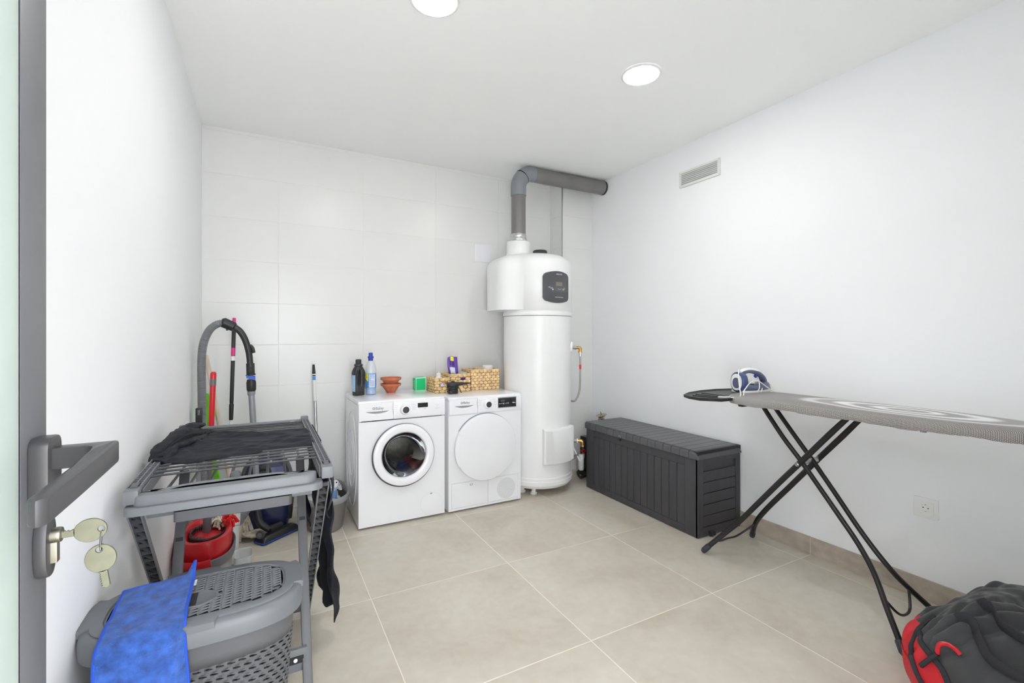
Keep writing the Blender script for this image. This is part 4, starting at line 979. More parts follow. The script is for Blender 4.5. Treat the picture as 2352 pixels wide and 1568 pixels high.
obj('leg_clip', MB().box(2.33,2.38,1.640,1.668,.900,.918).box(2.40,2.43,1.625,1.650,.903,.918), M['blackp'], t, bevel=.003)
obj('slide_rail', MB().box(2.46,2.47,.6,1.6,.908,.919).box(2.61,2.62,.6,1.6,.908,.919), M['blackm'], t, smooth=False)
obj('cover_cord', MB().tube([(2.352,1.70,.918),(2.356,1.694,.908),(2.368,1.688,.905),(2.38,1.690,.914)], .003, 6, sub=4), M['cordw'], t)
obj('cover_clip', MB().box(2.345,2.357,.845,.865,.905,.922), M['rack'], t, bevel=.002)
# iron rest
tr = MB(); OUT = [(2.235,1.70),(2.16,1.79),(2.165,1.865),(2.20,1.93),(2.30,1.985),(2.45,2.02),(2.60,2.02),(2.70,1.99),(2.735,1.93),(2.735,1.70)]
def tro(e, z):
    c = Vector((2.46,1.86,0)); return [tuple(Vector((p[0],p[1],z))+(c-Vector((p[0],p[1],0))).normalized()*e) for p in OUT]
tr.rings([tro(.02,.925), tro(0,.929), tro(-.004,.944), tro(.004,.947), tro(.010,.939), tro(.022,.938)], True, True)
obj('iron_rest', tr, M['blackp'], t, ang=50)
for (xa,ya,xb,yb) in ((2.28,1.76,2.24,1.90),(2.34,1.74,2.30,1.93),(2.40,1.74,2.38,1.95)): obj('rest_rib', MB().bar((xa,ya,.9395),(xb,yb,.9395),.005,.004), M['gasket'], t, smooth=False)
# iron
IR = thing('steam_iron', 'blue and white steam iron lying on the rest of the ironing board', 'iron', (2.512,1.800,.9400), -8, local=True)
def irs(x, hw, z0, z1, n=20):
    """cross section in y-z at x"""
    return [(x, hw*math.copysign(abs(math.cos(a))**.8, math.cos(a)), z0+(z1-z0)*(.5+.5*math.copysign(abs(math.sin(a))**.8, math.sin(a)))) for a in [2*math.pi*k/n for k in range(n)]]
q = MB().rings([irs(x,h,a,b) for x,h,a,b in ((.012,.046,.016,.060),(.03,.056,.014,.068),(.09,.058,.014,.060),(.15,.050,.014,.066),(.205,.034,.014,.078),(.240,.018,.014,.066),(.262,.004,.016,.036))])
obj('water_tank', q, M['irond'], IR, ang=60)
sp = [(.0,-.05),(.0,.05),(.03,.058),(.10,.058),(.17,.044),(.23,.022),(.268,.0),(.23,-.022),(.17,-.044),(.10,-.058),(.03,-.058)]
obj('soleplate', MB().prism(sp, .004, .014, 'z'), M['chrome'], IR, bevel=.001, seg=1)
obj('white_skirt', MB().prism([(p[0]*.985+.001,p[1]*.97) for p in sp], .014, .026, 'z'), M['whitep'], IR, bevel=.002)
# heel: rounded tall oval facing back
def heel(e, x): return [(x+ .10*max(0,(p[1]-.06))*0, p[0], p[1]) for p in ell(0,.075,.052-e,.062-e,36,2.3)]
obj('heel_shell', MB().rings([heel(.006,.034), heel(0,.020), heel(.002,-.004), heel(.010,-.010)], True, True), M['ironb'], IR, ang=50)
obj('heel_plate', MB().rings([heel(.012,-.009), heel(.014,-.0125)], False, True), M['whitep'], IR)
obj('heel_window', MB().rings([[(-.0125-.0004,p[0],p[1]) for p in ell(0,.070,.027,.032,30,2.2)], [(-.0155,p[0],p[1]) for p in ell(0,.070,.025,.030,30,2.2)]], False, True), M['irond'], IR)
hd = [(.020,0,.120),(.045,0,.134),(.085,0,.139),(.125,0,.134),(.165,0,.118),(.195,0,.094),(.212,0,.066)]
obj('handle', MB().tube(hd, [.020,.018,.016,.0165,.020,.022,.020], 16, sub=5, sq=(1.0,.85)), M['irond'], IR)
obj('handle_top', MB().tube([(p[0],p[1],p[2]+.009) for p in hd[:6]], [.014,.0145,.0135,.0135,.014,.006], 16, sub=5, sq=(1.0,.8)), M['whitep'], IR)
obj('rear_pillar', MB().tube([(.024,0,.122),(.030,0,.09),(.034,0,.055)], [.018,.015,.022], 14, sub=4, sq=(1,.8)), M['irond'], IR)
obj('steam_button', MB().tube([(.135,0,.110),(.145,0,.100)], [.008,.007], 12), M['blue'], IR)
obj('temperature_dial', MB().lathe([(.026,.064),(.028,.068),(.027,.074),(.0001,.076)], 24, c=(.095,0,0)), M['whitep'], IR)
obj('cord_joint', MB().tube([(.012,-.01,.128),(-.004,-.014,.142),(-.010,-.016,.150)], [.009,.007,.005], 12, sub=3), M['whitep'], IR)
cw = [(-.010,-.016,.150),(-.025,-.03,.135),(-.055,-.06,.095),(-.09,-.10,.05),(-.13,-.14,.012),(-.19,-.12,.006),(-.23,-.09,.006),(-.20,-.07,.006),(-.12,-.11,.006),(-.085,-.12,.012),(-.07,-.11,.035),(-.04,-.10,.055),(.0,-.085,.075),(.045,-.075,.088),(.095,-.070,.080),(.135,-.075,.055),(.17,-.085,.030),(.22,-.06,.018),(.27,-.03,.020),(.30,.02,.040),(.27,.05,.070),(.21,.04,.072),(.14,-.01,.045),(.09,-.055,.022),(.105,-.06,.040),(.135,-.03,.085),(.165,.01,.104),(.185,.02,.085),(.15,0-.04,.045),(.10,-.075,.018)]
obj('power_cord', MB().tube(cw, .0030, 8, sub=6), M['cordw'], IR)

# ======================= BACKPACK / BAG =======================
BG = thing('sports_bag', 'slumped black and red fabric bag on the floor at the lower right', 'bag', (2.235,.50,0))
BX, BY = 2.235, .500
def bagp(u, v, infl=0.0):
    """u around (0..1), v bottom to top"""
    A = 2*math.pi*u; a_, b_ = .345, .325; p = 2.7
    h = .345
    th = math.pi*(v-.5); ct = abs(math.cos(th))**.55 if v > .5 else abs(math.cos(th))**.35; st = math.sin(th)
    st = math.copysign(abs(st)**.8, st)
    c, s_ = math.cos(A), math.sin(A)
    x = (a_+infl)*math.copysign(abs(c)**(2/p), c)*ct; y = (b_+infl)*math.copysign(abs(s_)**(2/p), s_)*ct
    z = .5*h*(1+st)+infl*st
    top = 1 if v > .5 else 0
    z += top*(.050*math.exp(-((y-.10)/.10)**2-((x+.02)/.25)**2) - .050*max(0,-y/b_-.2) - .055*math.exp(-((y-.27)/.05)**2) + .03*math.exp(-((y+.05)/.06)**2))
    w_ = noise.noise(Vector((x*5,y*5,z*5)))*.025 + abs(noise.noise(Vector((x*9+y*14,y*6,z*4+7))))*.045 + noise.noise(Vector((x*22,y*12,z*16)))*.012
    k = min(1, z/.08)
    return Vector((BX+x*(1+w_*1.3*k), BY+y*(1+w_*1.0*k), max(.002, z+w_*k*(1 if v>.5 else .3))))
NU, NV = 240, 120
full = [[bagp(i/NU, j/NV) for i in range(NU)] for j in range(NV+1)]
def split(fn):
    m = MB(); m.v = [tuple(p) for row in full for p in row]
    for j in range(NV):
        for i in range(NU):
            i2 = (i+1)%NU; c = (full[j][i]+full[j][i2]+full[j+1][i]+full[j+1][i2])/4
            if fn(c): m.f.append((j*NU+i, j*NU+i2, (j+1)*NU+i2, (j+1)*NU+i))
    return m
def red_f(c):
    x, y, z = c.x-BX, c.y-BY, c.z
    return y-(.035+.44*z+2.2*max(0,z-.235)) - 1.1*max(0,x+.20)
def is_red(c): return red_f(c) > 0
q = split(is_red); obj('red_end', q, M['bagr'], BG, recalc=True, ang=80)
q = split(lambda c: not is_red(c))
obj('black_body', q, M['bagb'], BG, ang=80)
# seam, pocket edge, straps
def on_bag(u, v, off=.006): return bagp(u, v, off)
seam_pts = []
for j in range(12, NV-8, 4):
    hit = None
    for i in range(NU//4, int(NU*.62)):
        f0, f1 = red_f(full[j][i]), red_f(full[j][i+1])
        if f0 > 0 >= f1: hit = full[j][i].lerp(full[j][i+1], f0/(f0-f1+1e-9)); break
    if hit is not None and (not seam_pts or (hit-seam_pts[-1]).length < .08): seam_pts.append(hit+(hit-Vector((BX,BY,.15))).normalized()*.003)
if len(seam_pts) > 3: obj('seam_binding', MB().tube(seam_pts, .009, 8, sub=4), M['bagt'], BG)
def on(u, v, off=.008):
    p = bagp(u, v); return p+(p-Vector((BX,BY,.13))).normalized()*off
obj('pocket_edge', MB().tube([on(.30+.0*k,.86-.0*k) if False else on(.315+.19*k/14, .80-.62*k/14, .007) for k in range(15)], .0075, 10, sub=3, sq=(1,.6)), M['bagt'], BG)
obj('cord_loop', MB().tube([on(.436,.63,.012),on(.437,.68,.024),on(.444,.71,.030),on(.455,.70,.022),on(.462,.675,.006)], .0065, 10, sub=5), M['red'], BG)
obj('rubber_pull', MB().tube([on(.418,.52,.010),on(.425,.56,.012),on(.436,.63,.012)], .010, 10, sq=(1,.75)), M['bagt'], BG)
for nm, pts in (('webbing_strap',[on(.405+.012*k,.84-.012*k+.05*math.sin(k*.5),.010+.012*math.sin(math.pi*k/12)) for k in range(13)]),('shoulder_strap',[on(.38+.02*k,.93-.016*k+.05*math.sin(k*.4),.020+.02*math.sin(math.pi*k/12)) for k in range(13)])):
    obj(nm, MB().tube(pts, .016, 10, sub=3, sq=(.30,1.1)), M['bagt'], BG)

# ======================= DRYING RACK =======================
RK = thing('drying_rack', 'folding grey plastic clothes drying rack beside the left wall', 'drying rack', (-.065,2.05,0))
zr = .860
for s_, xr in (('l',-.322),('r',.186)):
    lanes = (-.0145, 0, .0145)
    for dx in lanes: obj('rail_strip', MB().bar((xr+dx,1.655,zr),(xr+dx,2.60,zr),.0035,.022), M['rack'], RK, smooth=False)
    cr_ = MB()
    y = 1.70
    while y < 2.59: cr_.box(xr-.0145, xr+.0145, y-.002, y+.002, zr-.009, zr+.009); y += .0235
    obj('rail_ribs', cr_, M['rack'], RK, smooth=False)
    obj('rail_web', MB().box(xr-.0145,xr+.0145,1.66,2.60,zr-.011,zr-.009), M['rackd'], RK, smooth=False)
    obj('rail_end', MB().box(xr-.017,xr+.017,2.575,2.606,zr-.014,zr+.022), M['rack'], RK, bevel=.003)
    obj('hinge_block', MB().box(xr-.019,xr+.017,1.615,1.665,zr-.030,zr+.008), M['rack'], RK, bevel=.004)
    obj('hinge_pin', MB().box(xr-.009,xr+.009,1.650,1.690,zr+.002,zr+.0125), M['rackd'], RK, bevel=.002)
    ff = .02 if s_ == 'l' else -.02
    obj('rail_flank', MB().bar((xr+ff,1.66,zr-.018),(xr+ff,2.30,zr-.018),.004,.034), M['rack'], RK, smooth=False)
for y in [1.782+.0448*k for k in range(18)]:
    if y > 2.56: break
    obj('rod', MB().tube([(-.306,y,zr-.002),(-.285,y,zr+.003),(-.065,y,zr+.003),(.150,y,zr+.003),(.172,y,zr-.002)], .0036, 8, sub=2), M['rod'], RK)
    hi = 0
obj('far_bar', MB().box(-.31,.175,2.565,2.590,zr-.014,zr+.010), M['rack'], RK, bevel=.004)
obj('white_slot', MB().box(.118,.140,2.563,2.566,zr-.004,zr+.004), M['whitep'], RK, smooth=False)
# lower wing: rods that run front to back
for k in range(8):
    xa = -.295+k*.0625
    obj('wing_rod', MB().tube([(xa-.008,1.70,.766),(xa+.004,2.52,.735)], .0052, 8), M['rodl'], RK)
obj('wing_bar', MB().bar((-.30,2.52,.735),(.155,2.52,.735),.018,.016), M['rack'], RK, bevel=.003)
obj('wing_bar', MB().bar((-.30,1.70,.770),(.145,1.70,.770),.018,.016), M['rack'], RK, bevel=.003)
# front tray with two lips and a domed back
def tray_ring(ins, z, back=1.0):
    pts = []
    x0, x1, y0 = -.337+ins, .170-ins, 1.588+ins
    for k in range(6): A = R(180+90*k/5); pts.append((x0+.03+.03*math.cos(A), y0+.03+.03*math.sin(A), z))
    for k in range(6): A = R(270+90*k/5); pts.append((x1-.03+.03*math.cos(A), y0+.03+.03*math.sin(A), z))
    pts += [(x1, 1.648, z)]
    for k in range(17):
        u = k/16; x = (x1-.025)+(x0-x1+.05)*u; e = abs(2*u-1); y = 1.648+back*.040*max(0,(1-(e/.86)**4))**.8 if e < .86 else 1.648
        pts.append((x, y, z))
    pts += [(x0, 1.648, z)]
    return pts
q = MB().rings([tray_ring(.006,.803), tray_ring(0,.805), tray_ring(0,.822), tray_ring(.003,.826), tray_ring(.016,.826), tray_ring(.017,.850), tray_ring(.020,.854), tray_ring(.05,.852,.8)], True, True)
obj('front_tray', q, M['rack'], RK, ang=45)
obj('tray_underbox', MB().rings([[(x,y,z) for x, y in rrect(-.225+e,.080-e,1.602+e,1.685-e,.012)] for z, e in ((.765,.006),(.768,0),(.797,0))]), M['rackd'], RK)
obj('tray_latch', MB().rings([[(x,y,z) for x, y in rrect(-.092+e,-.062-e,1.690,1.706,.006)] for z, e in ((.845,0),(.862,0),(.868,.004))]), M['rackd'], RK)
arc = [(.120+.0*k, 1.660, .8555) for k in range(1)]
obj('tray_slot', MB().tube([(.060,1.668,.8535),(.082,1.663,.854),(.098,1.655,.854),(.106,1.646,.854)], .0035, 6, sub=4, sq=(1,.4)), M['rackb'], RK)
# legs
def truss_leg(name, a, b, w=.030, dpt=.016, nr=22):
    a, b = Vector(a), Vector(b); d = (b-a).normalized(); X = Vector((1,0,0)); nrm = d.cross(X).normalized()
    if nrm.y > 0: nrm = -nrm            # open side to the camera
    L_ = (b-a).length
    lg = obj(name, MB().bar(a-nrm*dpt/2, b-nrm*dpt/2, w, .003, nrm), M['rackb'], RK, smooth=False)
    for s_ in (-1, 1): obj('leg_flange', MB().bar(a+X*s_*w/2, b+X*s_*w/2, .004, dpt, nrm), M['rack'], lg, smooth=False)
    z = MB()
    for k in range(nr):
        p0 = a+d*(L_*k/nr); p1 = a+d*(L_*(k+1)/nr)
        z.bar(p0-X*w/2+nrm*dpt*.1, p0+X*w/2+nrm*dpt*.1, .0018, dpt*.8, nrm); z.bar(p0-X*w/2+nrm*dpt*.1, p1+X*w/2+nrm*dpt*.1, .0018, dpt*.6, nrm)
    obj('leg_ribs', z, M['rackd'], lg, smooth=False)
def flat_leg(a, b, w=.030, dpt=.020):
    a, b = Vector(a), Vector(b)
    lg = obj('leg', MB().bar(a, b, w, dpt), M['rackd'], RK, bevel=.003)
    d = (b-a); p = a+d*.26
    obj('leg_joint', MB().bar(p-d.normalized()*.006, p+d.normalized()*.006, w*.7, dpt+.004), M['rackb'], lg, smooth=False)
    return lg
truss_leg('leg', (.178,1.66,.800), (.178,2.370,.010)); truss_leg('leg', (-.322,1.66,.795), (-.322,2.370,.010))
flat_leg((.131,2.060,.800), (.131,1.600,.008)); flat_leg((-.253,2.060,.800), (-.253,1.600,.008))
for z, h in ((.205,.075),(.045,.03)):
    y = 1.600+(z-.008)/.792*.46
    obj('lower_crossbar', MB().bar((-.253,y,z),(.131,y,z),.014,h,(0,0,1)), M['rack'], RK, bevel=.002)
yb_ = 1.600+(.205-.008)/.792*.46
obj('crossbar_slot', MB().box(.072,.120,yb_-.0095,yb_-.006,.196,.220), M['rackb'], RK, smooth=False)
obj('crossbar_screw', MB().lathe([(.0001,yb_-.012),(.006,yb_-.0115),(.0065,yb_-.009)], 14, 'y', (.095,0,.208)), M['whitep'], RK)
obj('upper_crossbar', MB().bar((-.322,2.185,.238),(.178,2.185,.238),.016,.030,(0,0,1)), M['rackd'], RK, bevel=.002)
obj('far_crossbar', MB().bar((-.322,2.33,.055),(.178,2.33,.055),.014,.05,(0,0,1)), M['rackd'], RK, bevel=.002)

# ---- black garment spread over the rods ----
def gfn(u, v):
    # u from left to right, v from near edge to far edge
    x = -.345+.540*u
    near = 1.945 - .060*math.sin(math.pi*min(1,u*1.5))*(1-u)**.5 + .045*u*u
    if u < .16: near += .05*(.16-u)/.16*3*(.16-u)
    far = 2.27+.15*(1-u)+.008*math.sin(u*9)+.03*max(0,1-u/.3)
    y = near+(far-near)*v
    z = zr+.0105
    n_ = noise.noise(Vector((x*5,y*24+x*9,1)))*.011+noise.noise(Vector((x*11+2,y*44-x*12,5)))*.006
    z += max(0, n_+.002)
    b_ = math.exp(-((u-.13)/.12)**2)*math.exp(-((v-.72)/.30)**2); z += .050*b_+abs(noise.noise(Vector((x*14,y*12,2))))*.030*max(0,1-u/.33)
    if u > .955: z -= (u-.955)*.55
    if u < .03: z -= (.03-u)*.8
    z -= .010*max(0,1-v/.05)
    return (x, y, z)
g = obj('black_leggings', MB().grid(gfn, 110, 56), M['cloth'], org=(-.07,2.1,zr), solid=.003, ang=180)
tag(g, 'black jersey leggings spread flat over the rods of the drying rack', 'clothing')
bun = []
q = MB()
for k, (pts, r_) in enumerate(((((-.345,1.985,.865),(-.33,2.05,.884),(-.300,2.16,.902),(-.262,2.30,.915),(-.235,2.42,.905)), (.008,.020,.024,.026,.012)),(((-.338,1.985,.866),(-.300,2.01,.884),(-.262,2.09,.890),(-.225,2.20,.888),(-.20,2.36,.884)), (.006,.016,.018,.016,.010)),(((-.30,1.94,.862),(-.29,1.99,.880),(-.275,2.06,.886)), (.012,.018,.006)))):
    q.tube(pts, list(r_), 14, sub=8, sq=(1,.7))
for i, v in enumerate(q.v): q.v[i] = tuple(Vector(v)+Vector((noise.noise(Vector(v)*30),noise.noise(Vector(v)*33+Vector((5,5,5))),abs(noise.noise(Vector(v)*28))))*.010)
obj('gathered_folds', q, M['cloth'], g, ang=180)
q = MB().grid(lambda u, v: (-.300+.09*u+.02*v, 2.035+.20*u+.06*v, .893+.020*math.sin(u*3)+.008*math.sin(v*9)), 14, 6)
obj('waistband', q, M['bagt'], g, solid=.004)
# ---- black garment hanging down outside the right rail ----
def hfn(u, v):
    y = 2.06+.34*u - .06*v*(u-.3) ; top = .872
    z = top-.775*v*(1-.05*max(0,math.sin(u*7)))
    x = .205+.030*v+.045*v*(1-u)+.020*math.sin(u*11+v*5)*min(1,v*3)+noise.noise(Vector((u*5,v*7,3)))*.022*min(1,v*3)
    wd = .37*(1-.22*v); y = 2.205+(u-.5)*wd+.02*math.sin(v*8)-.03*v
    return (x, y, z)
g2 = obj('hanging_garment', MB().grid(hfn, 40, 60), M['cloth'], org=(.21,2.24,.5), solid=.004, ang=180)
tag(g2, 'black garment hanging from the right side of the drying rack almost to the floor', 'clothing')
q = MB().grid(lambda u, v: (.203+.030*v*u+.010*math.sin(v*4), 1.735+(.02+.085*v)*u-.03*v*(1-u), .815-.125*v-.01*u+.03*(1-v)*u), 10, 12)
obj('sleeve_fold', q, M['cloth'], g2, solid=.004, ang=180)
obj('drawstring', MB().tube([(.245,1.98,.63),(.246,1.98,.585),(.238,1.985,.562),(.226,1.99,.575),(.222,2.0,.61)], .0026, 6, sub=5), M['cloth'], g2)
q = MB().grid(lambda u, v: (.150+.012*math.sin(v*7)+.02*u, 1.99+.16*u, .84-.30*v), 14, 30)
for i, v in enumerate(q.v): q.v[i] = tuple(Vector(v)+Vector((noise.noise(Vector(v)*16),noise.noise(Vector(v)*15+Vector((4,4,4))),0))*.018)
obj('inner_fold', q, M['cloth'], g2, solid=.004, ang=180)

# ======================= LAUNDRY HAMPER =======================
HXc, HYc = -.140, 1.452
HP = thing('laundry_hamper', 'grey plastic laundry hamper with a perforated woven-look lid', 'laundry basket', (HXc,HYc,0))
def hsh(e, z, n=96):   # stadium-like outline, e = inset
    return [(HXc+x, HYc+y, z) for x, y in ell(0,0,.235-e,.150-e,n,3.2)]
# body wall: solid top band, woven band with real slots, solid foot
def hpt(t_, z, off=0.0):
    e = .016+.050*(1-z/.60)+off; A = 2*math.pi*t_
    # even steps along the outline
    k = t_*384; i = int(k) % 384; f_ = k-int(k)
    a = HT[i]; b_ = HT[(i+1)%384]; x = a[0]+(b_[0]-a[0])*f_; y = a[1]+(b_[1]-a[1])*f_
    sx = (.235-e)/.235; sy = (.150-e)/.150
    return (HXc+x*sx, HYc+y*sy, z)
E0 = ell(0,0,.235,.150,1536,3.2); cum = [0]
for i in range(1536): cum.append(cum[-1]+math.dist(E0[i], E0[(i+1)%1536]))
HT = []; j = 0
for k in range(384):
    tgt = cum[-1]*k/384
    while cum[j+1] < tgt: j += 1
    f_ = (tgt-cum[j])/max(1e-9,cum[j+1]-cum[j]); a = E0[j]; b_ = E0[(j+1)%1536]; HT.append((a[0]+(b_[0]-a[0])*f_, a[1]+(b_[1]-a[1])*f_))
m = MB()
def band(z0, z1, off=0.0, n=96, seg=4):
    m.rings([[hpt(k/n, z0+(z1-z0)*j/seg, off) for k in range(n)] for j in range(seg+1)], False, False)
band(.500, .600)
obj('hamper_collar', m, M['hamperd'], HP, solid=.003, ang=60)
m = MB(); band(.0, .10); obj('hamper_foot', m, M['hamperd'], HP, solid=.003, ang=60)
# woven band: rows of slots; each cell is a thin frame round its slot
w = MB(); NC = 50; z = .100; row = 0; ch = .0160
while z < .499:
    z1 = min(.5, z+ch)
    for c in range(NC):
        t0 = (c+(.5 if row%2 else 0))/NC; t1 = t0+1/NC; dt = t1-t0
        bul = -.0022*math.sin(math.pi*0.5)
        s0, s1 = t0+dt*.14, t0+dt*.86; za, zb2 = z+ch*.48, z+ch*.74
        A_ = [hpt(t0,z),hpt(s0,z),hpt((s0+s1)/2,z,-.0022),hpt(s1,z),hpt(t1,z)]
        B_ = [hpt(t0,za),hpt(s0,za),hpt((s0+s1)/2,za,-.0032),hpt(s1,za-.001),hpt(t1,za)]
        C_ = [hpt(t0,zb2),hpt(s0,zb2),hpt((s0+s1)/2,zb2-.001,.001),hpt(s1,za+.001),hpt(t1,zb2)]
        D_ = [hpt(t0,z1),hpt(s0,z1),hpt((s0+s1)/2,z1,-.0022),hpt(s1,z1),hpt(t1,z1)]
        o_ = len(w.v); w.v += A_+B_+C_+D_
        for r_ in range(3):
            for q_ in range(4):
                if r_ == 1 and q_ in (1,2): continue
                w.f.append((o_+r_*5+q_, o_+r_*5+q_+1, o_+r_*5+q_+6, o_+r_*5+q_+5))
    z += ch; row += 1
o = obj('woven_band', w, M['hamperd'], HP, smooth=False, recalc=False, solid=.002); o['kind'] = 'stuff'
m = MB(); m.rings([hsh(.022,.02),hsh(.022,.03)], True, True); obj('hamper_floor', m, M['hamperd'], HP)
# rim skirt
m = MB().rings([hsh(.012,.566), hsh(-.002,.568), hsh(-.003,.596), hsh(.001,.610), hsh(.008,.616), hsh(.020,.617), hsh(.022,.600)], False, False)
obj('rim', m, M['hamper'], HP, ang=40)
# lid: ring plate with perforated centre; four tabs reach over the rim, between them it sits inside
def lsh(e, z, n=240):
    o = []
    for x, y in ell(0,0,.235,.150,n,3.2):
        tab = (y < -.10 and -.105 < x < .045) or (y > .10 and -.10 < x < .03) or (abs(x) > .19 and -.055 < y < .085)
        ee = e if e > .03 else (e-.019 if tab else e+.002)
        o.append((HXc+x*(.235-ee)/.235, HYc+y*(.150-ee)/.150, z))
    return o
m = MB().rings([lsh(.0155,.604), lsh(.0150,.6195), lsh(.0175,.6215), lsh(.040,.6222), lsh(.043,.6190), lsh(.046,.6190)], False, False)
LD = obj('lid', m, M['hamper'], HP, ang=40)
inside = lambda x, y, e: (abs(x)/(.235-e))**3.2+(abs(y)/(.150-e))**3.2 < 1
w = MB(); cx_, cy_ = .0230, .0130; pl_ = MB()
nx, ny = int(.36/cx_)//1, int(.19/cy_)
hub = (HXc+.004, HYc+.010)
for i in range(-10, 10):
    for j in range(-10, 10):
        x0 = i*cx_; y0 = j*cy_; xc, yc = x0+cx_/2, y0+cy_/2
        if not inside(xc, yc, .045): continue
        dh = ((xc+.012)/.048)**2+((yc+.022)/.040)**2
        X_, Y_ = HXc+x0, HYc+y0; zz = .6190
        if dh < 1 or not all(inside(x0+a*cx_, y0+b_*cy_, .044) for a in (0,1) for b_ in (0,1)):
            w.add([(X_,Y_,zz),(X_+cx_,Y_,zz),(X_+cx_,Y_+cy_,zz),(X_,Y_+cy_,zz)], [(0,1,2,3)]); continue
        fl_ = 1 if (i+j)%2 else -1
        # frame round a wedge slot, with a raised wedge bar over it
        xs_ = (X_, X_+cx_*.16, X_+cx_*.86, X_+cx_); ys_ = (Y_, Y_+cy_*.20, Y_+cy_*.80, Y_+cy_)
        o_ = len(w.v)
        for b_ in range(4):
            for a in range(4):
                yy = ys_[b_]
                if b_ == 2 and a == 1: yy = ys_[1]+cy_*.10
                w.v.append((xs_[a], yy, zz+(.0022 if b_ in (0,3) and a in (1,2) else 0)))
        for b_ in range(3):
            for a in range(3):
                if a == 1 and b_ == 1: continue
                w.f.append((o_+b_*4+a, o_+b_*4+a+1, o_+b_*4+a+5, o_+b_*4+a+4))
o = obj('lid_weave', w, M['hamper'], LD, smooth=False, recalc=False); o['kind'] = 'stuff'
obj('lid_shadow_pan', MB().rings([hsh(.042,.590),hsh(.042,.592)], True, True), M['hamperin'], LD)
# hinge line and round finger grip
obj('grip_disc', MB().rings([[(HXc-.012+x,HYc-.022+y,z) for x, y in ell(0,0,.050-e,.041-e,40)] for z, e in ((.6185,0),(.6212,.001),(.6222,.003),(.6205,.006))], True, True), M['hamper'], LD)
obj('finger_slot', MB().box(HXc-.024,HXc-.010,HYc-.052,HYc+.008,.6205,.6226), M['hamperin'], LD, smooth=False)
t = obj('paper_label', MB().box(-.180,-.160,1.505,1.535,.6225,.6245), M['tagw'], org=(-.17,1.52,.6225), smooth=False)
tag(t, 'small white label lying by the towel on the hamper lid', 'label')
# ---- blue towel ----
def tfn(u, v):
    # v 0 = far hem, 1 = lowest hem at the front
    L1, L2 = .264, .285; s_ = v*(L1+L2)
    xl = -.318+.012*v; xr = -.168+.026*min(1,v*1.3)-.010*math.sin(v*3)
    x = xl+(xr-xl)*u
    yfar = 1.532+.016*u+(.018*max(0,u-.85)/.15)
    if s_ < L1-.03: y = yfar-s_; z = .631
    else:
        q = s_-(L1-.03); r_ = .030
        if q < r_*1.57: a = q/r_; y = yfar-(L1-.03)-r_*math.sin(a); z = .631-r_*(1-math.cos(a))
        else: y = yfar-(L1-.03)-r_-.006*math.sin(u*5+1); z = .631-r_-(q-r_*1.57)
        if q > r_*1.57: y -= .006*(1+math.sin(u*math.pi*1.6+.6))*min(1,(q-r_*1.57)/.15)
    n_ = noise.noise(Vector((x*14,s_*22,1)))*.007+noise.noise(Vector((x*40,s_*44,7)))*.0022
    if s_ < L1: z += max(-.002,n_)+.003
    else: y -= abs(n_)+.004
    z += .030*max(0,(u-.90)/.10)*max(0,1-v/.10)
    return (x, y, z)
tw = obj('blue_towel', MB().grid(tfn, 80, 170), M['towel'], org=(-.24,1.40,.62), solid=.006, ang=180)
tag(tw, 'blue microfibre towel draped over the lid and front of the laundry hamper', 'towel')
for nm, pts in (('hem',[tfn(1,k/40) for k in range(41)]),('hem',[tfn(k/20,0) for k in range(21)]),('hem',[tfn(0,k/40) for k in range(41)])):
    obj(nm, MB().tube([(p[0],p[1],p[2]) for p in pts], .0042, 8), M['towelh'], tw)

# ======================= VACUUM CLEANER =======================
VC = thing('vacuum_cleaner', 'navy canister vacuum cleaner stood on end in the back left corner with its ribbed hose', 'vacuum cleaner', (.02,3.46,0))
vx, vy = .022, 3.50
q = MB().rings([[(vx+x, vy+y, z) for x, y in ell(0,0,rx,ry,40,p)] for z, rx, ry, p in ((.010,.085,.075,3),(.016,.105,.092,3),(.10,.118,.108,3),(.25,.122,.112,2.8),(.38,.112,.102,2.6),(.46,.088,.080,2.3),(.50,.050,.046,2),(.512,.012,.010,2))])
q.v = [(vx+(p[0]-vx)*1.2, p[1], p[2]) for p in q.v]
obj('canister_body', q, M['navy'], VC, ang=60)
obj('body_bumper', MB().tube([(vx+q_[0]*1.2,vy-.02,q_[1]) for q_ in ((-.112,.06),(-.122,.2),(-.120,.33),(-.095,.44),(-.04,.50),(.04,.50),(.095,.44),(.120,.33),(.122,.2),(.112,.06))], .016, 12, sub=4), M['rackd'], VC)
for s_ in (-1,1): obj('wheel', MB().tube([(vx+s_*.118,vy+.03,.135),(vx+s_*.150,vy+.03,.135)], [.105,.095], 36), M['blackp'], VC, bevel=.004)
def on_can(a, z, r=.003):
    # front surface of the canister
    k = (.118,.108) if z < .2 else ((.122,.112) if z < .3 else (.112-.24*(z-.38)*1.0,.102-.24*(z-.38)))
    p = 2.8; c, s_ = math.cos(R(a)), math.sin(R(a))
    return Vector((vx+(k[0]*1.2+r)*math.copysign(abs(c)**(2/p), c), vy+(k[1]+r)*math.copysign(abs(s_)**(2/p), s_), z))
obj('front_panel', MB().grid(lambda u, v: on_can(-120+72*u, .26+.17*v, .004), 16, 10), M['navyl'], VC)
obj('hose_socket', MB().tube([(vx-.018,vy-.085,.40),(vx-.022,vy-.120,.395)], [.046,.042], 28), M['blackp'], VC)
obj('socket_elbow', MB().tube([(vx-.022,vy-.110,.398),(vx-.030,vy-.150,.385),(vx-.045,vy-.165,.350),(vx-.055,vy-.170,.325)], [.030,.030,.028,.026], 20, sub=4), M['blackp'], VC)
obj('blue_sticker', MB().grid(lambda u, v: on_can(-66+15*u, .22+.12*v, .0055), 4, 6), M['blue'], VC)
c = on_can(-58.5, .365, .007)
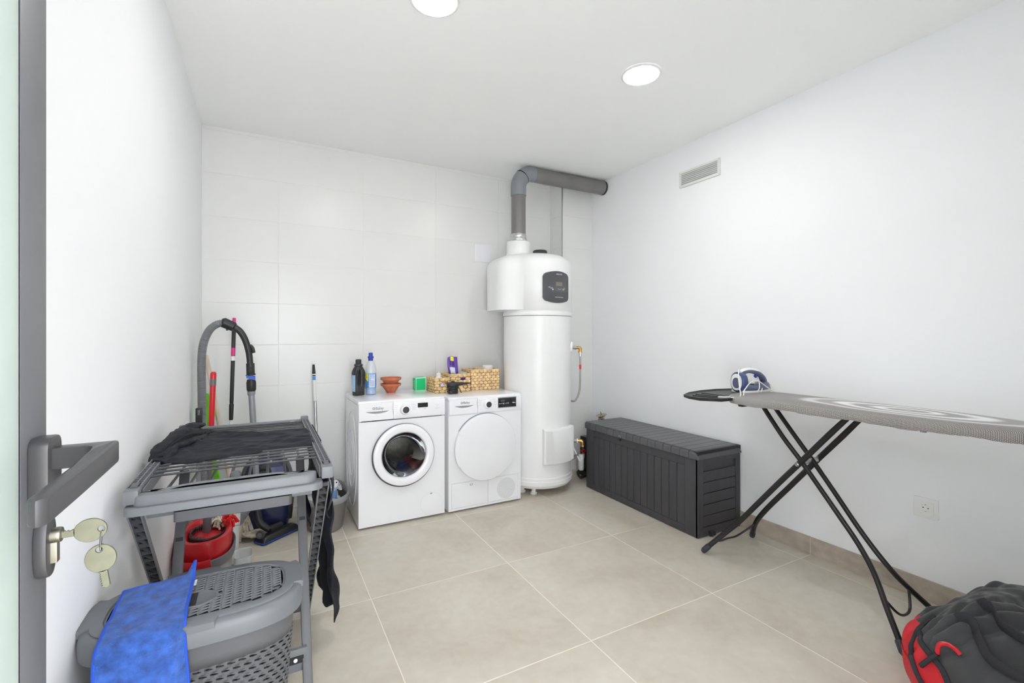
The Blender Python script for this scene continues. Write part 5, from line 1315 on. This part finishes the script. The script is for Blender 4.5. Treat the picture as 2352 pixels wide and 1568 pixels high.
obj('round_sticker', MB().tube([c+Vector((0,.002,0)), c+Vector((.002,-.002,0))], .024, 28), M['white_ink'], VC)
obj('round_sticker_face', MB().tube([c+Vector((0,-.0015,0)), c+Vector((.002,-.003,0))], .020, 28), M['blue'], VC)
q = MB()
for z, a0, a1 in ((.325,-63,-55),(.312,-62,-56),(.295,-64,-54),(.283,-62,-56),(.262,-63,-55)):
    g_ = MB().grid(lambda u, v: on_can(a0+(a1-a0)*u, z+.005*v, .0068), 3, 1); q.add(g_.v, g_.f)
q.box(c.x-.012,c.x+.012,c.y-.006,c.y-.0035,c.z-.010,c.z-.003).prism([(c.x-.013,c.z+.001),(c.x+.013,c.z+.001),(c.x,c.z+.011)], c.y-.006, c.y-.0035, 'y')
obj('sticker_print', q, M['white_ink'], VC, smooth=False)
# ribbed hose: up in the corner, over and down into the black handle
hp = [(vx-.055,vy-.170,.33),(vx-.075,vy-.175,.27),(-.12,3.325,.16),(-.20,3.325,.055),(-.285,3.33,.045),(-.318,3.33,.12),(-.321,3.33,.30),(-.323,3.33,.69),(-.3255,3.33,.955),(-.3265,3.33,1.138),(-.318,3.33,1.243),(-.290,3.33,1.322),(-.250,3.33,1.362),(-.205,3.33,1.372)]
P = MB().tube(hp, .02, 4, sub=24); ctr = [sum((Vector(P.v[i*4+k]) for k in range(4)), Vector())/4 for i in range(len(P.v)//4)]
# resample evenly for the ribs
cu = [0]
for a, b_ in zip(ctr, ctr[1:]): cu.append(cu[-1]+(b_-a).length)
nr_ = int(cu[-1]/.0038); rp = []; j = 0
for k in range(nr_+1):
    tg = cu[-1]*k/nr_
    while j < len(cu)-2 and cu[j+1] < tg: j += 1
    rp.append(ctr[j].lerp(ctr[j+1], (tg-cu[j])/max(1e-9,cu[j+1]-cu[j])))
obj('ribbed_hose', MB().tube(rp, [.0235 if k%2 else .0205 for k in range(nr_+1)], 18), M['hose'], VC, ang=25)
obj('hose_cuff', MB().tube([(-.222,3.33,1.374),(-.215,3.33,1.374),(-.160,3.33,1.348),(-.155,3.33,1.345)], [.024,.031,.029,.022], 22), M['blackp'], VC)
hn = [(-.165,3.33,1.352),(-.126,3.33,1.318),(-.098,3.33,1.262),(-.080,3.33,1.190),(-.073,3.33,1.120),(-.070,3.33,1.060)]
obj('curved_handle', MB().tube(hn, [.020,.0195,.019,.0185,.018,.019], 18, sub=5), M['blackp'], VC)
obj('cuff_button', MB().box(-.202,-.190,3.322,3.338,1.325,1.340), M['blackp'], VC, bevel=.002)
obj('handle_trigger', MB().tube([(-.073,3.33,1.235),(-.060,3.33,1.215),(-.052,3.33,1.185)], [.008,.011,.009], 12, sub=3), M['blackp'], VC)
obj('handle_sleeve', MB().tube([(-.072,3.33,1.120),(-.070,3.33,1.050)], .0235, 20), M['blackp'], VC, bevel=.002)
obj('sleeve_button', MB().box(-.082,-.066,3.302,3.312,1.065,1.100), M['gasket'], VC, bevel=.003)
obj('brush_collar', MB().tube([(-.070,3.33,1.052),(-.069,3.33,1.044)], .0275, 20), M['blackp'], VC)
obj('brush_bristles', MB().prism([(-.093,1.048),(-.044,1.040),(-.044,1.014),(-.093,1.030)], 3.306, 3.340, 'y'), M['blue'], VC, smooth=False)
obj('wand_coupling', MB().tube([(-.068,3.33,1.020),(-.067,3.33,1.000),(-.066,3.33,.955),(-.066,3.33,.945)], [.022,.0275,.0265,.022], 20), M['blackp'], VC)
obj('wand_cuff', MB().tube([(-.066,3.33,.945),(-.066,3.33,.925),(-.0655,3.33,.918)], [.023,.022,.019], 20), M['tubeg'], VC)
obj('wand_tube', MB().tube([(-.0655,3.33,.925),(-.050,3.33,.640),(-.040,3.325,.430),(-.034,3.32,.240)], .0178, 20), M['tubeg'], VC)
obj('wand_elbow', MB().tube([(-.034,3.32,.250),(-.032,3.318,.18),(-.018,3.305,.120),(.014,3.298,.085),(.032,3.296,.070)], [.022,.024,.024,.021,.018], 18, sub=4), M['blackp'], VC)
# floor head: a flat wedge turned towards the camera's right
NZ = obj('floor_head', MB().rings([[tuple(Matrix.Rotation(R(38),4,'Z') @ Vector((x,y,0))+Vector((.078,3.335,z))) for x, y in rrect(-.135+e,.135-e,-.050+e*.6,.050-e*2.2,.014)] for z, e in ((.006,.002),(.010,0),(.024,.002),(.042,.012),(.050,.024))]), M['blackp'], VC, ang=35)
mz = Matrix.Translation((.078,3.335,0)) @ Matrix.Rotation(R(38),4,'Z')
q = MB().rings([[tuple(mz @ Vector((x,y,z))) for x, y in rrect(-.1365,.1365,-.0515,.0500,.015)] for z in (.010,.0155)]); obj('blue_bumper', q, M['blue'], VC)
obj('head_hinge', MB().tube([tuple(mz @ Vector((-.045,.02,.055))), tuple(mz @ Vector((.045,.02,.055)))], .024, 18), M['blackp'], VC)
obj('side_roller', MB().tube([(-.012,3.262,.062),(-.020,3.247,.062)], .0245, 24), M['rackd'], VC)
obj('roller_hub', MB().tube([(-.020,3.247,.062),(-.022,3.244,.062)], .014, 20), M['rack'], VC)

# ======================= POLES AND BRUSHES =======================
def pole(name, label, cat, parts, base):
    t = thing(name, label, cat, base)
    for nm, a, b_, r0, r1, m_ in parts: obj(nm, MB().tube([a, Vector(a).lerp(Vector(b_),.04), Vector(a).lerp(Vector(b_),.96), b_], [r0*.85,r0,r1,r1*.85], 14), M[m_], t)
    return t
def ln(a, b_, t_): return tuple(Vector(a).lerp(Vector(b_), t_))
a, b_ = (-.171,3.60,1.412), (-.206,3.60,.15)
pk = pole('pink_tipped_mop', 'mop with a black and white pole and a pink tip leaning on the back tiles', 'mop', (
    ('hanging_tip', a, ln(a,b_,.036), .010, .0125, 'pink'), ('upper_pole', ln(a,b_,.034), ln(a,b_,.46), .0125, .0122, 'blackp'),
    ('pole_grip', ln(a,b_,.455), ln(a,b_,.54), .0145, .0125, 'blackp'), ('lower_pole', ln(a,b_,.53), b_, .0095, .0095, 'whitep')), (-.2,3.6,0))
obj('pink_sticker', MB().tube([ln(a,b_,.158), ln(a,b_,.200)], .0129, 12), M['pink'], pk); obj('white_sticker', MB().tube([ln(a,b_,.202), ln(a,b_,.226)], .0129, 12), M['whitep'], pk)
obj('mop_socket', MB().tube([ln(a,b_,.965), (-.207,3.60,.09)], [.014,.024], 14), M['whitep'], pk)
sm_ = MB()
rnd = random.Random(3)
for k in range(26):
    A = rnd.uniform(0, 6.28); r_ = rnd.uniform(.03,.10)
    sm_.tube([(-.207+.01*math.cos(A),3.60+.01*math.sin(A),.10),(-.207+r_*.7*math.cos(A),3.60+r_*.7*math.sin(A),.075),(-.207+r_*math.cos(A),3.60+r_*math.sin(A),.008)], .006, 6, sub=3)
o = obj('mop_strings', sm_, M['mopw'], pk); o['kind'] = 'stuff'
a, b_ = (.334,3.775,1.075), (.366,3.72,.03)
pl4 = pole('chrome_pole_mop', 'thin chrome mop pole with a black grip standing alone against the back tiles', 'mop', (
    ('grip', a, ln(a,b_,.068), .008, .0125, 'blackp'), ('label_sleeve', ln(a,b_,.065), ln(a,b_,.26), .0110, .0108, 'whitep'), ('chrome_tube', ln(a,b_,.255), b_, .0105, .0105, 'chrome')), (.36,3.75,0))
obj('blue_print', MB().tube([ln(a,b_,.085), ln(a,b_,.112)], .0113, 12), M['lblue2'], pl4); obj('dark_print', MB().tube([ln(a,b_,.075), ln(a,b_,.083)], .0113, 12), M['blackp'], pl4)
a, b_ = (-.333,3.27,.868), (-.339,3.27,.012)
tl = pole('telescopic_pole', 'flat silver telescopic tube with a black slider in the left corner', 'pole', (
    ('silver_tube', ln(a,b_,.08), b_, .0125, .0125, 'tubeg'),), (-.336,3.27,0))
obj('slider', MB().box(-.350,-.316,3.255,3.285,.765,.868), M['blackp'], tl, bevel=.004); obj('slider_button', MB().box(-.339,-.327,3.251,3.256,.828,.858), M['rack'], tl, bevel=.002)
a, b_ = (-.330,3.60,1.165), (-.128,3.44,.03)
wt = pole('wooden_handled_mop', 'string mop with a pale wooden handle leaning in the back left corner', 'mop', (('wooden_handle', a, b_, .0135, .0135, 'wood'),), (-.15,3.46,0))
sm_ = MB(); rnd = random.Random(5)
for k in range(60):
    A = rnd.uniform(0,6.28); c0_ = Vector((-.128,3.40,.13)); r_ = rnd.uniform(.03,.075); dz = rnd.uniform(-.005,.03)
    sm_.tube([c0_+Vector((.012*math.cos(A),.012*math.sin(A),.11)), c0_+Vector((.035*math.cos(A),.035*math.sin(A),.03)), c0_+Vector((r_*math.cos(A),r_*math.sin(A)*.8,-.118+dz))], [.006,.008,.0075], 6, sub=4)
for k in range(26):
    sm_.tube([(-.10+rnd.uniform(-.02,.02),3.345+rnd.uniform(-.02,.02),.05),(-.05+rnd.uniform(-.03,.05),3.33+rnd.uniform(-.03,.05),.030+rnd.uniform(0,.02)),(.02+rnd.uniform(-.03,.06),3.37+rnd.uniform(-.03,.03),.010)], .0065, 6, sub=4)
for i, v in enumerate(sm_.v): sm_.v[i] = (v[0]+noise.noise(Vector(v)*90)*.005, v[1]+noise.noise(Vector(v)*95+Vector((9,9,9)))*.005, max(.002, v[2]))
o = obj('mop_strings', sm_, M['mopw'], wt); o['kind'] = 'stuff'
# green long handled dustpan
gd = thing('green_dustpan', 'lime green long dustpan hanging upright behind the red handled mop', 'dustpan', (-.28,3.47,.35))
q = MB().grid(lambda u, v: (-.330+.022*math.sin(v*3.1)*0+(-.005 if v < .5 else .004)+(.020+.026*math.sin(math.pi*min(1,v*1.05)))*1.15*u+.018*v*(1-v), 3.52+.03*math.cos(u*3.1)*.6, .640+.285*v), 10, 20)
obj('scoop', q, M['green'], gd, solid=.004, ang=60)
q = MB().grid(lambda u, v: (-.298+.0+(.020+.038*(1-v))*u*1.1-.006*math.sin(v*4), 3.49+.012*math.cos(u*3.1), .350+.30*v), 8, 14)
obj('scoop_lip', q, M['green'], gd, solid=.004, ang=60)
obj('scoop_side', MB().tube([(-.318,3.50,.64),(-.322,3.50,.55),(-.316,3.50,.49),(-.300,3.50,.445)], [.012,.016,.016,.006], 12, sub=4), M['green'], gd)

# ======================= MOP BUCKET WITH MOP =======================
bx, by = -.248, 2.745
MBK = thing('mop_bucket', 'oval grey mop bucket with a red wringer bowl under the drying rack', 'bucket', (bx,by,0))
def bell(rx, ry, z, n=56, tilt=0.0, sag=0.0): return [(bx+x, by+y, z+tilt*y+sag*(y/ry)**2*0) for x, y in ell(0,0,rx,ry,n,2.4)]
obj('bucket_body', MB().rings([bell(.088,.155,.004), bell(.094,.162,.010), bell(.114,.195,.205)], True, False), M['bucketg'], MBK, solid=.003)
obj('grey_band', MB().rings([bell(.113,.196,.180), bell(.122,.207,.182), bell(.124,.210,.214), bell(.118,.204,.218), bell(.112,.197,.212)], False, False), M['bandg'], MBK)
obj('wringer_bowl', MB().rings([bell(.106,.185,.205), bell(.110,.190,.235), bell(.112,.190,.272), bell(.108,.186,.284), bell(.098,.175,.288), bell(.086,.160,.282), bell(.078,.150,.262), bell(.072,.140,.238), bell(.001,.002,.236)], False, False), M['red'], MBK, ang=50)
ring_ = [(bx+.074*math.cos(q_), by+.035+.100*math.sin(q_), .258) for q_ in [2*math.pi*k/40 for k in range(41)]]
obj('wringer_basket', MB().tube(ring_, .006, 8, caps=False), M['blackp'], MBK)
for k in range(24):
    A = R(100+170*k/23); obj('basket_rib', MB().bar((bx+.076*math.cos(A), by+.035+.102*math.sin(A), .246),(bx+.070*math.cos(A), by+.035+.096*math.sin(A), .272),.004,.006), M['bandg'], MBK, smooth=False)
hb = [(bx-.120,by-.10,.215),(bx-.105,by-.165,.217),(bx-.060,by-.205,.213),(bx,by-.216,.210),(bx+.035,by-.215,.213)]
obj('carry_handle', MB().tube(hb, [.011,.011,.012,.012,.013], 12, sub=5, sq=(.7,1.3)), M['red'], MBK)
hb = [(bx-.108,by-.14,.235),(bx-.120,by-.02,.272),(bx-.112,by+.10,.296),(bx-.070,by+.19,.306),(bx,by+.215,.306)]
obj('red_bail', MB().tube(hb, .010, 12, sub=6, sq=(.7,1.3)), M['red'], MBK)
obj('pour_spout_rim', MB().tube([(bx-.055,by-.203,.168),(bx-.045,by-.214,.138),(bx,by-.222,.118),(bx+.055,by-.210,.130),(bx+.080,by-.185,.168)], .008, 10, sub=5), M['red'], MBK)
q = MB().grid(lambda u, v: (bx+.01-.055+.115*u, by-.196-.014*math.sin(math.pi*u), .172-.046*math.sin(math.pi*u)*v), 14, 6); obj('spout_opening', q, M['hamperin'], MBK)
MP = thing('red_handled_mop', 'mop with a red and grey pole standing in the wringer bucket', 'mop', (-.25,2.745,.24))
a, b_ = (-.2215,2.765,1.071), (-.2500,2.765,.262)
obj('hanging_tip', MB().tube([a, ln(a,b_,.01), ln(a,b_,.048)], [.008,.0135,.0135], 16), M['red'], MP)
obj('grip_collar', MB().tube([ln(a,b_,.046), ln(a,b_,.085)], .0142, 16), M['bandg'], MP)
obj('red_pole', MB().tube([ln(a,b_,.083), ln(a,b_,.39)], .0132, 16), M['red'], MP)
obj('pole_joint', MB().tube([ln(a,b_,.385), ln(a,b_,.41)], .0148, 16), M['bandg'], MP)
obj('grey_pole', MB().tube([ln(a,b_,.40), ln(a,b_,.88)], .0112, 16), M['bandg'], MP)
obj('pole_socket', MB().tube([ln(a,b_,.86), ln(a,b_,.90), ln(a,b_,.99), b_], [.0125,.0185,.018,.014], 16), M['bandg'], MP)
obj('mop_plate', MB().rings([[(-.250+x,2.765+y,z) for x, y in ell(0,0,rx,rx*1.15,36)] for z, rx in ((.245,.060),(.250,.064),(.258,.060),(.266,.028),(.268,.02))]), M['red'], MP, ang=50)
rnd = random.Random(11)
for nm, m_, cnt, rad, cc, L_ in (('cotton_strands','mopw',44,.0058,(-.190,2.86,.285),.05),('red_strands','mopr',18,.0050,(-.165,2.815,.292),.035)):
    s_ = MB()
    for k in range(cnt):
        p = Vector(cc)+Vector((rnd.uniform(-.035,.035),rnd.uniform(-.06,.045),rnd.uniform(-.012,.012))); d = Vector((rnd.uniform(-1,1),rnd.uniform(-1.2,.6),rnd.uniform(-.3,.2))).normalized()
        s_.tube([p-d*L_*.6, p+Vector((0,0,.018)), p+d*L_*.6+Vector((0,0,-.008))], rad, 6, sub=4)
    o = obj(nm, s_, M[m_], MP); o['kind'] = 'stuff'
MBK.scale = (1, 1, 1.17); MP.location.z += .042
# white pail behind
px_, py_ = -.240, 3.100
PL = thing('white_pail', 'off white plastic pail with a wire handle behind the mop bucket', 'bucket', (px_,py_,0))
obj('pail_body', MB().lathe([(.0001,.004),(.108,.004),(.112,.010),(.1265,.300),(.1300,.302),(.1300,.322),(.1265,.324),(.1225,.318),(.108,.014)], 56, c=(px_,py_,0), caps=False), M['pail'], PL)
obj('wire_handle', MB().tube([(px_+.024,py_-.131,.315),(px_+.060,py_-.128,.275),(px_+.095,py_-.105,.240),(px_+.128,py_-.052,.218),(px_+.138,py_,.212)], .0016, 6, sub=5), M['ink'], PL)
obj('handle_lug', MB().sphere((px_+.024,py_-.130,.316), .007, 10), M['pail'], PL)
# translucent plastic tub beside the mop bucket
o = obj('clear_plastic_tub', MB().rings([[(-.098+x,2.935+y,z) for x, y in ell(0,0,rx,ry,32,4)] for z, rx, ry in ((.002,.040,.060),(.10,.044,.064),(.103,.047,.067))], True, False), M['film'], org=(-.098,2.935,0), solid=.002)
tag(o, 'pale translucent plastic tub on the floor right of the mop bucket', 'container')

# ======================= GREY BASIN WITH SUPPLIES =======================
zx, zy = .372, 3.415
BS = thing('wash_basin', 'oval taupe plastic basin with handles on the floor left of the washing machine', 'basin', (zx,zy,0))
def bse(rx, ry, z): return [(zx+x, zy+y, z) for x, y in ell(0,0,rx,ry,56,2.5)]
obj('basin_body', MB().rings([bse(.108,.182,.003), bse(.114,.190,.008), bse(.138,.225,.190), bse(.142,.232,.222)], True, False), M['basin'], BS, solid=.003)
obj('rim', MB().rings([bse(.142,.232,.200), bse(.156,.246,.198), bse(.160,.250,.222), bse(.156,.246,.232), bse(.144,.234,.234), bse(.138,.228,.222)], False, False), M['basinr'], BS, ang=60)
obj('mint_sticker', MB().grid(lambda u, v: (zx-.075+.088*u, zy-.250+.004*math.cos(u*2)+.002*(1-v)+.0075*((u*.088-.075)/.1)**2*2, .201+.022*v), 8, 2), M['mint'], BS)
for k, (x, y, s_, lab_) in enumerate(((.395,3.270,1.0,'pale blue carton at the near right of the basin, white brush above it'),(.325,3.285,.9,'pale blue carton at the near left of the basin'))):
    o = thing('blue_carton', lab_, 'box', (x,y,.162), -16, local=True)
    obj('carton', MB().box(-.034*s_,.034*s_,-.022,.022,0,.105), M['packb'], o, bevel=.001, seg=1)
    obj('carton_label', MB().box(-.024*s_,.030*s_,-.0225,-.0215,.040,.056), M['white_ink'], o, smooth=False)
    obj('carton_label', MB().box(-.020*s_,.026*s_,-.010,.012,.1045,.1056), M['lblue'], o, smooth=False)
o = thing('white_brush', 'white plastic scrubbing brush handle with a hole, sticking out of the basin', 'brush', (.425,3.38,.14))
ou = [(.395,.20),(.402,.245),(.420,.285),(.432,.296),(.446,.298),(.455,.290),(.456,.276),(.446,.250),(.430,.225),(.422,.20)]
obj('brush_handle', MB().prism(ou, 3.372, 3.380, 'y'), M['whitep'], o, bevel=.002)
obj('hanging_hole', MB().tube([(.444,3.3705,.283),(.444,3.3815,.283)], .0055, 14), M['gasket'], o)
obj('brush_head', MB().box(.375,.435,3.355,3.395,.145,.205), M['whitep'], o, bevel=.004)
def film(u, v):
    x = .265+.215*u; y = 3.36+.20*v
    return (x, y, .235+.030*math.sin(math.pi*u)*math.sin(math.pi*v)+noise.noise(Vector((x*22,y*22,1)))*.035+abs(noise.noise(Vector((x*50,y*45,5))))*.02)
o = obj('plastic_film', MB().grid(film, 40, 36), M['film'], org=(.37,3.46,.22), solid=.0006, ang=180)
tag(o, 'crumpled clear plastic bag heaped in the taupe basin', 'plastic bag')
o = obj('white_cloth', MB().grid(lambda u, v: (.262+.20*u, 3.31+.26*v, .185+.030*math.sin(3*u)*math.sin(3*v)+noise.noise(Vector((u*4,v*4,2)))*.03), 20, 20), M['pail'], org=(.36,3.44,.15), solid=.003, ang=180)
tag(o, 'folded pale grey cloth lying under the clear plastic in the basin', 'cloth')

for o in list(bpy.data.objects):
    if '_o' in o: del o['_o']
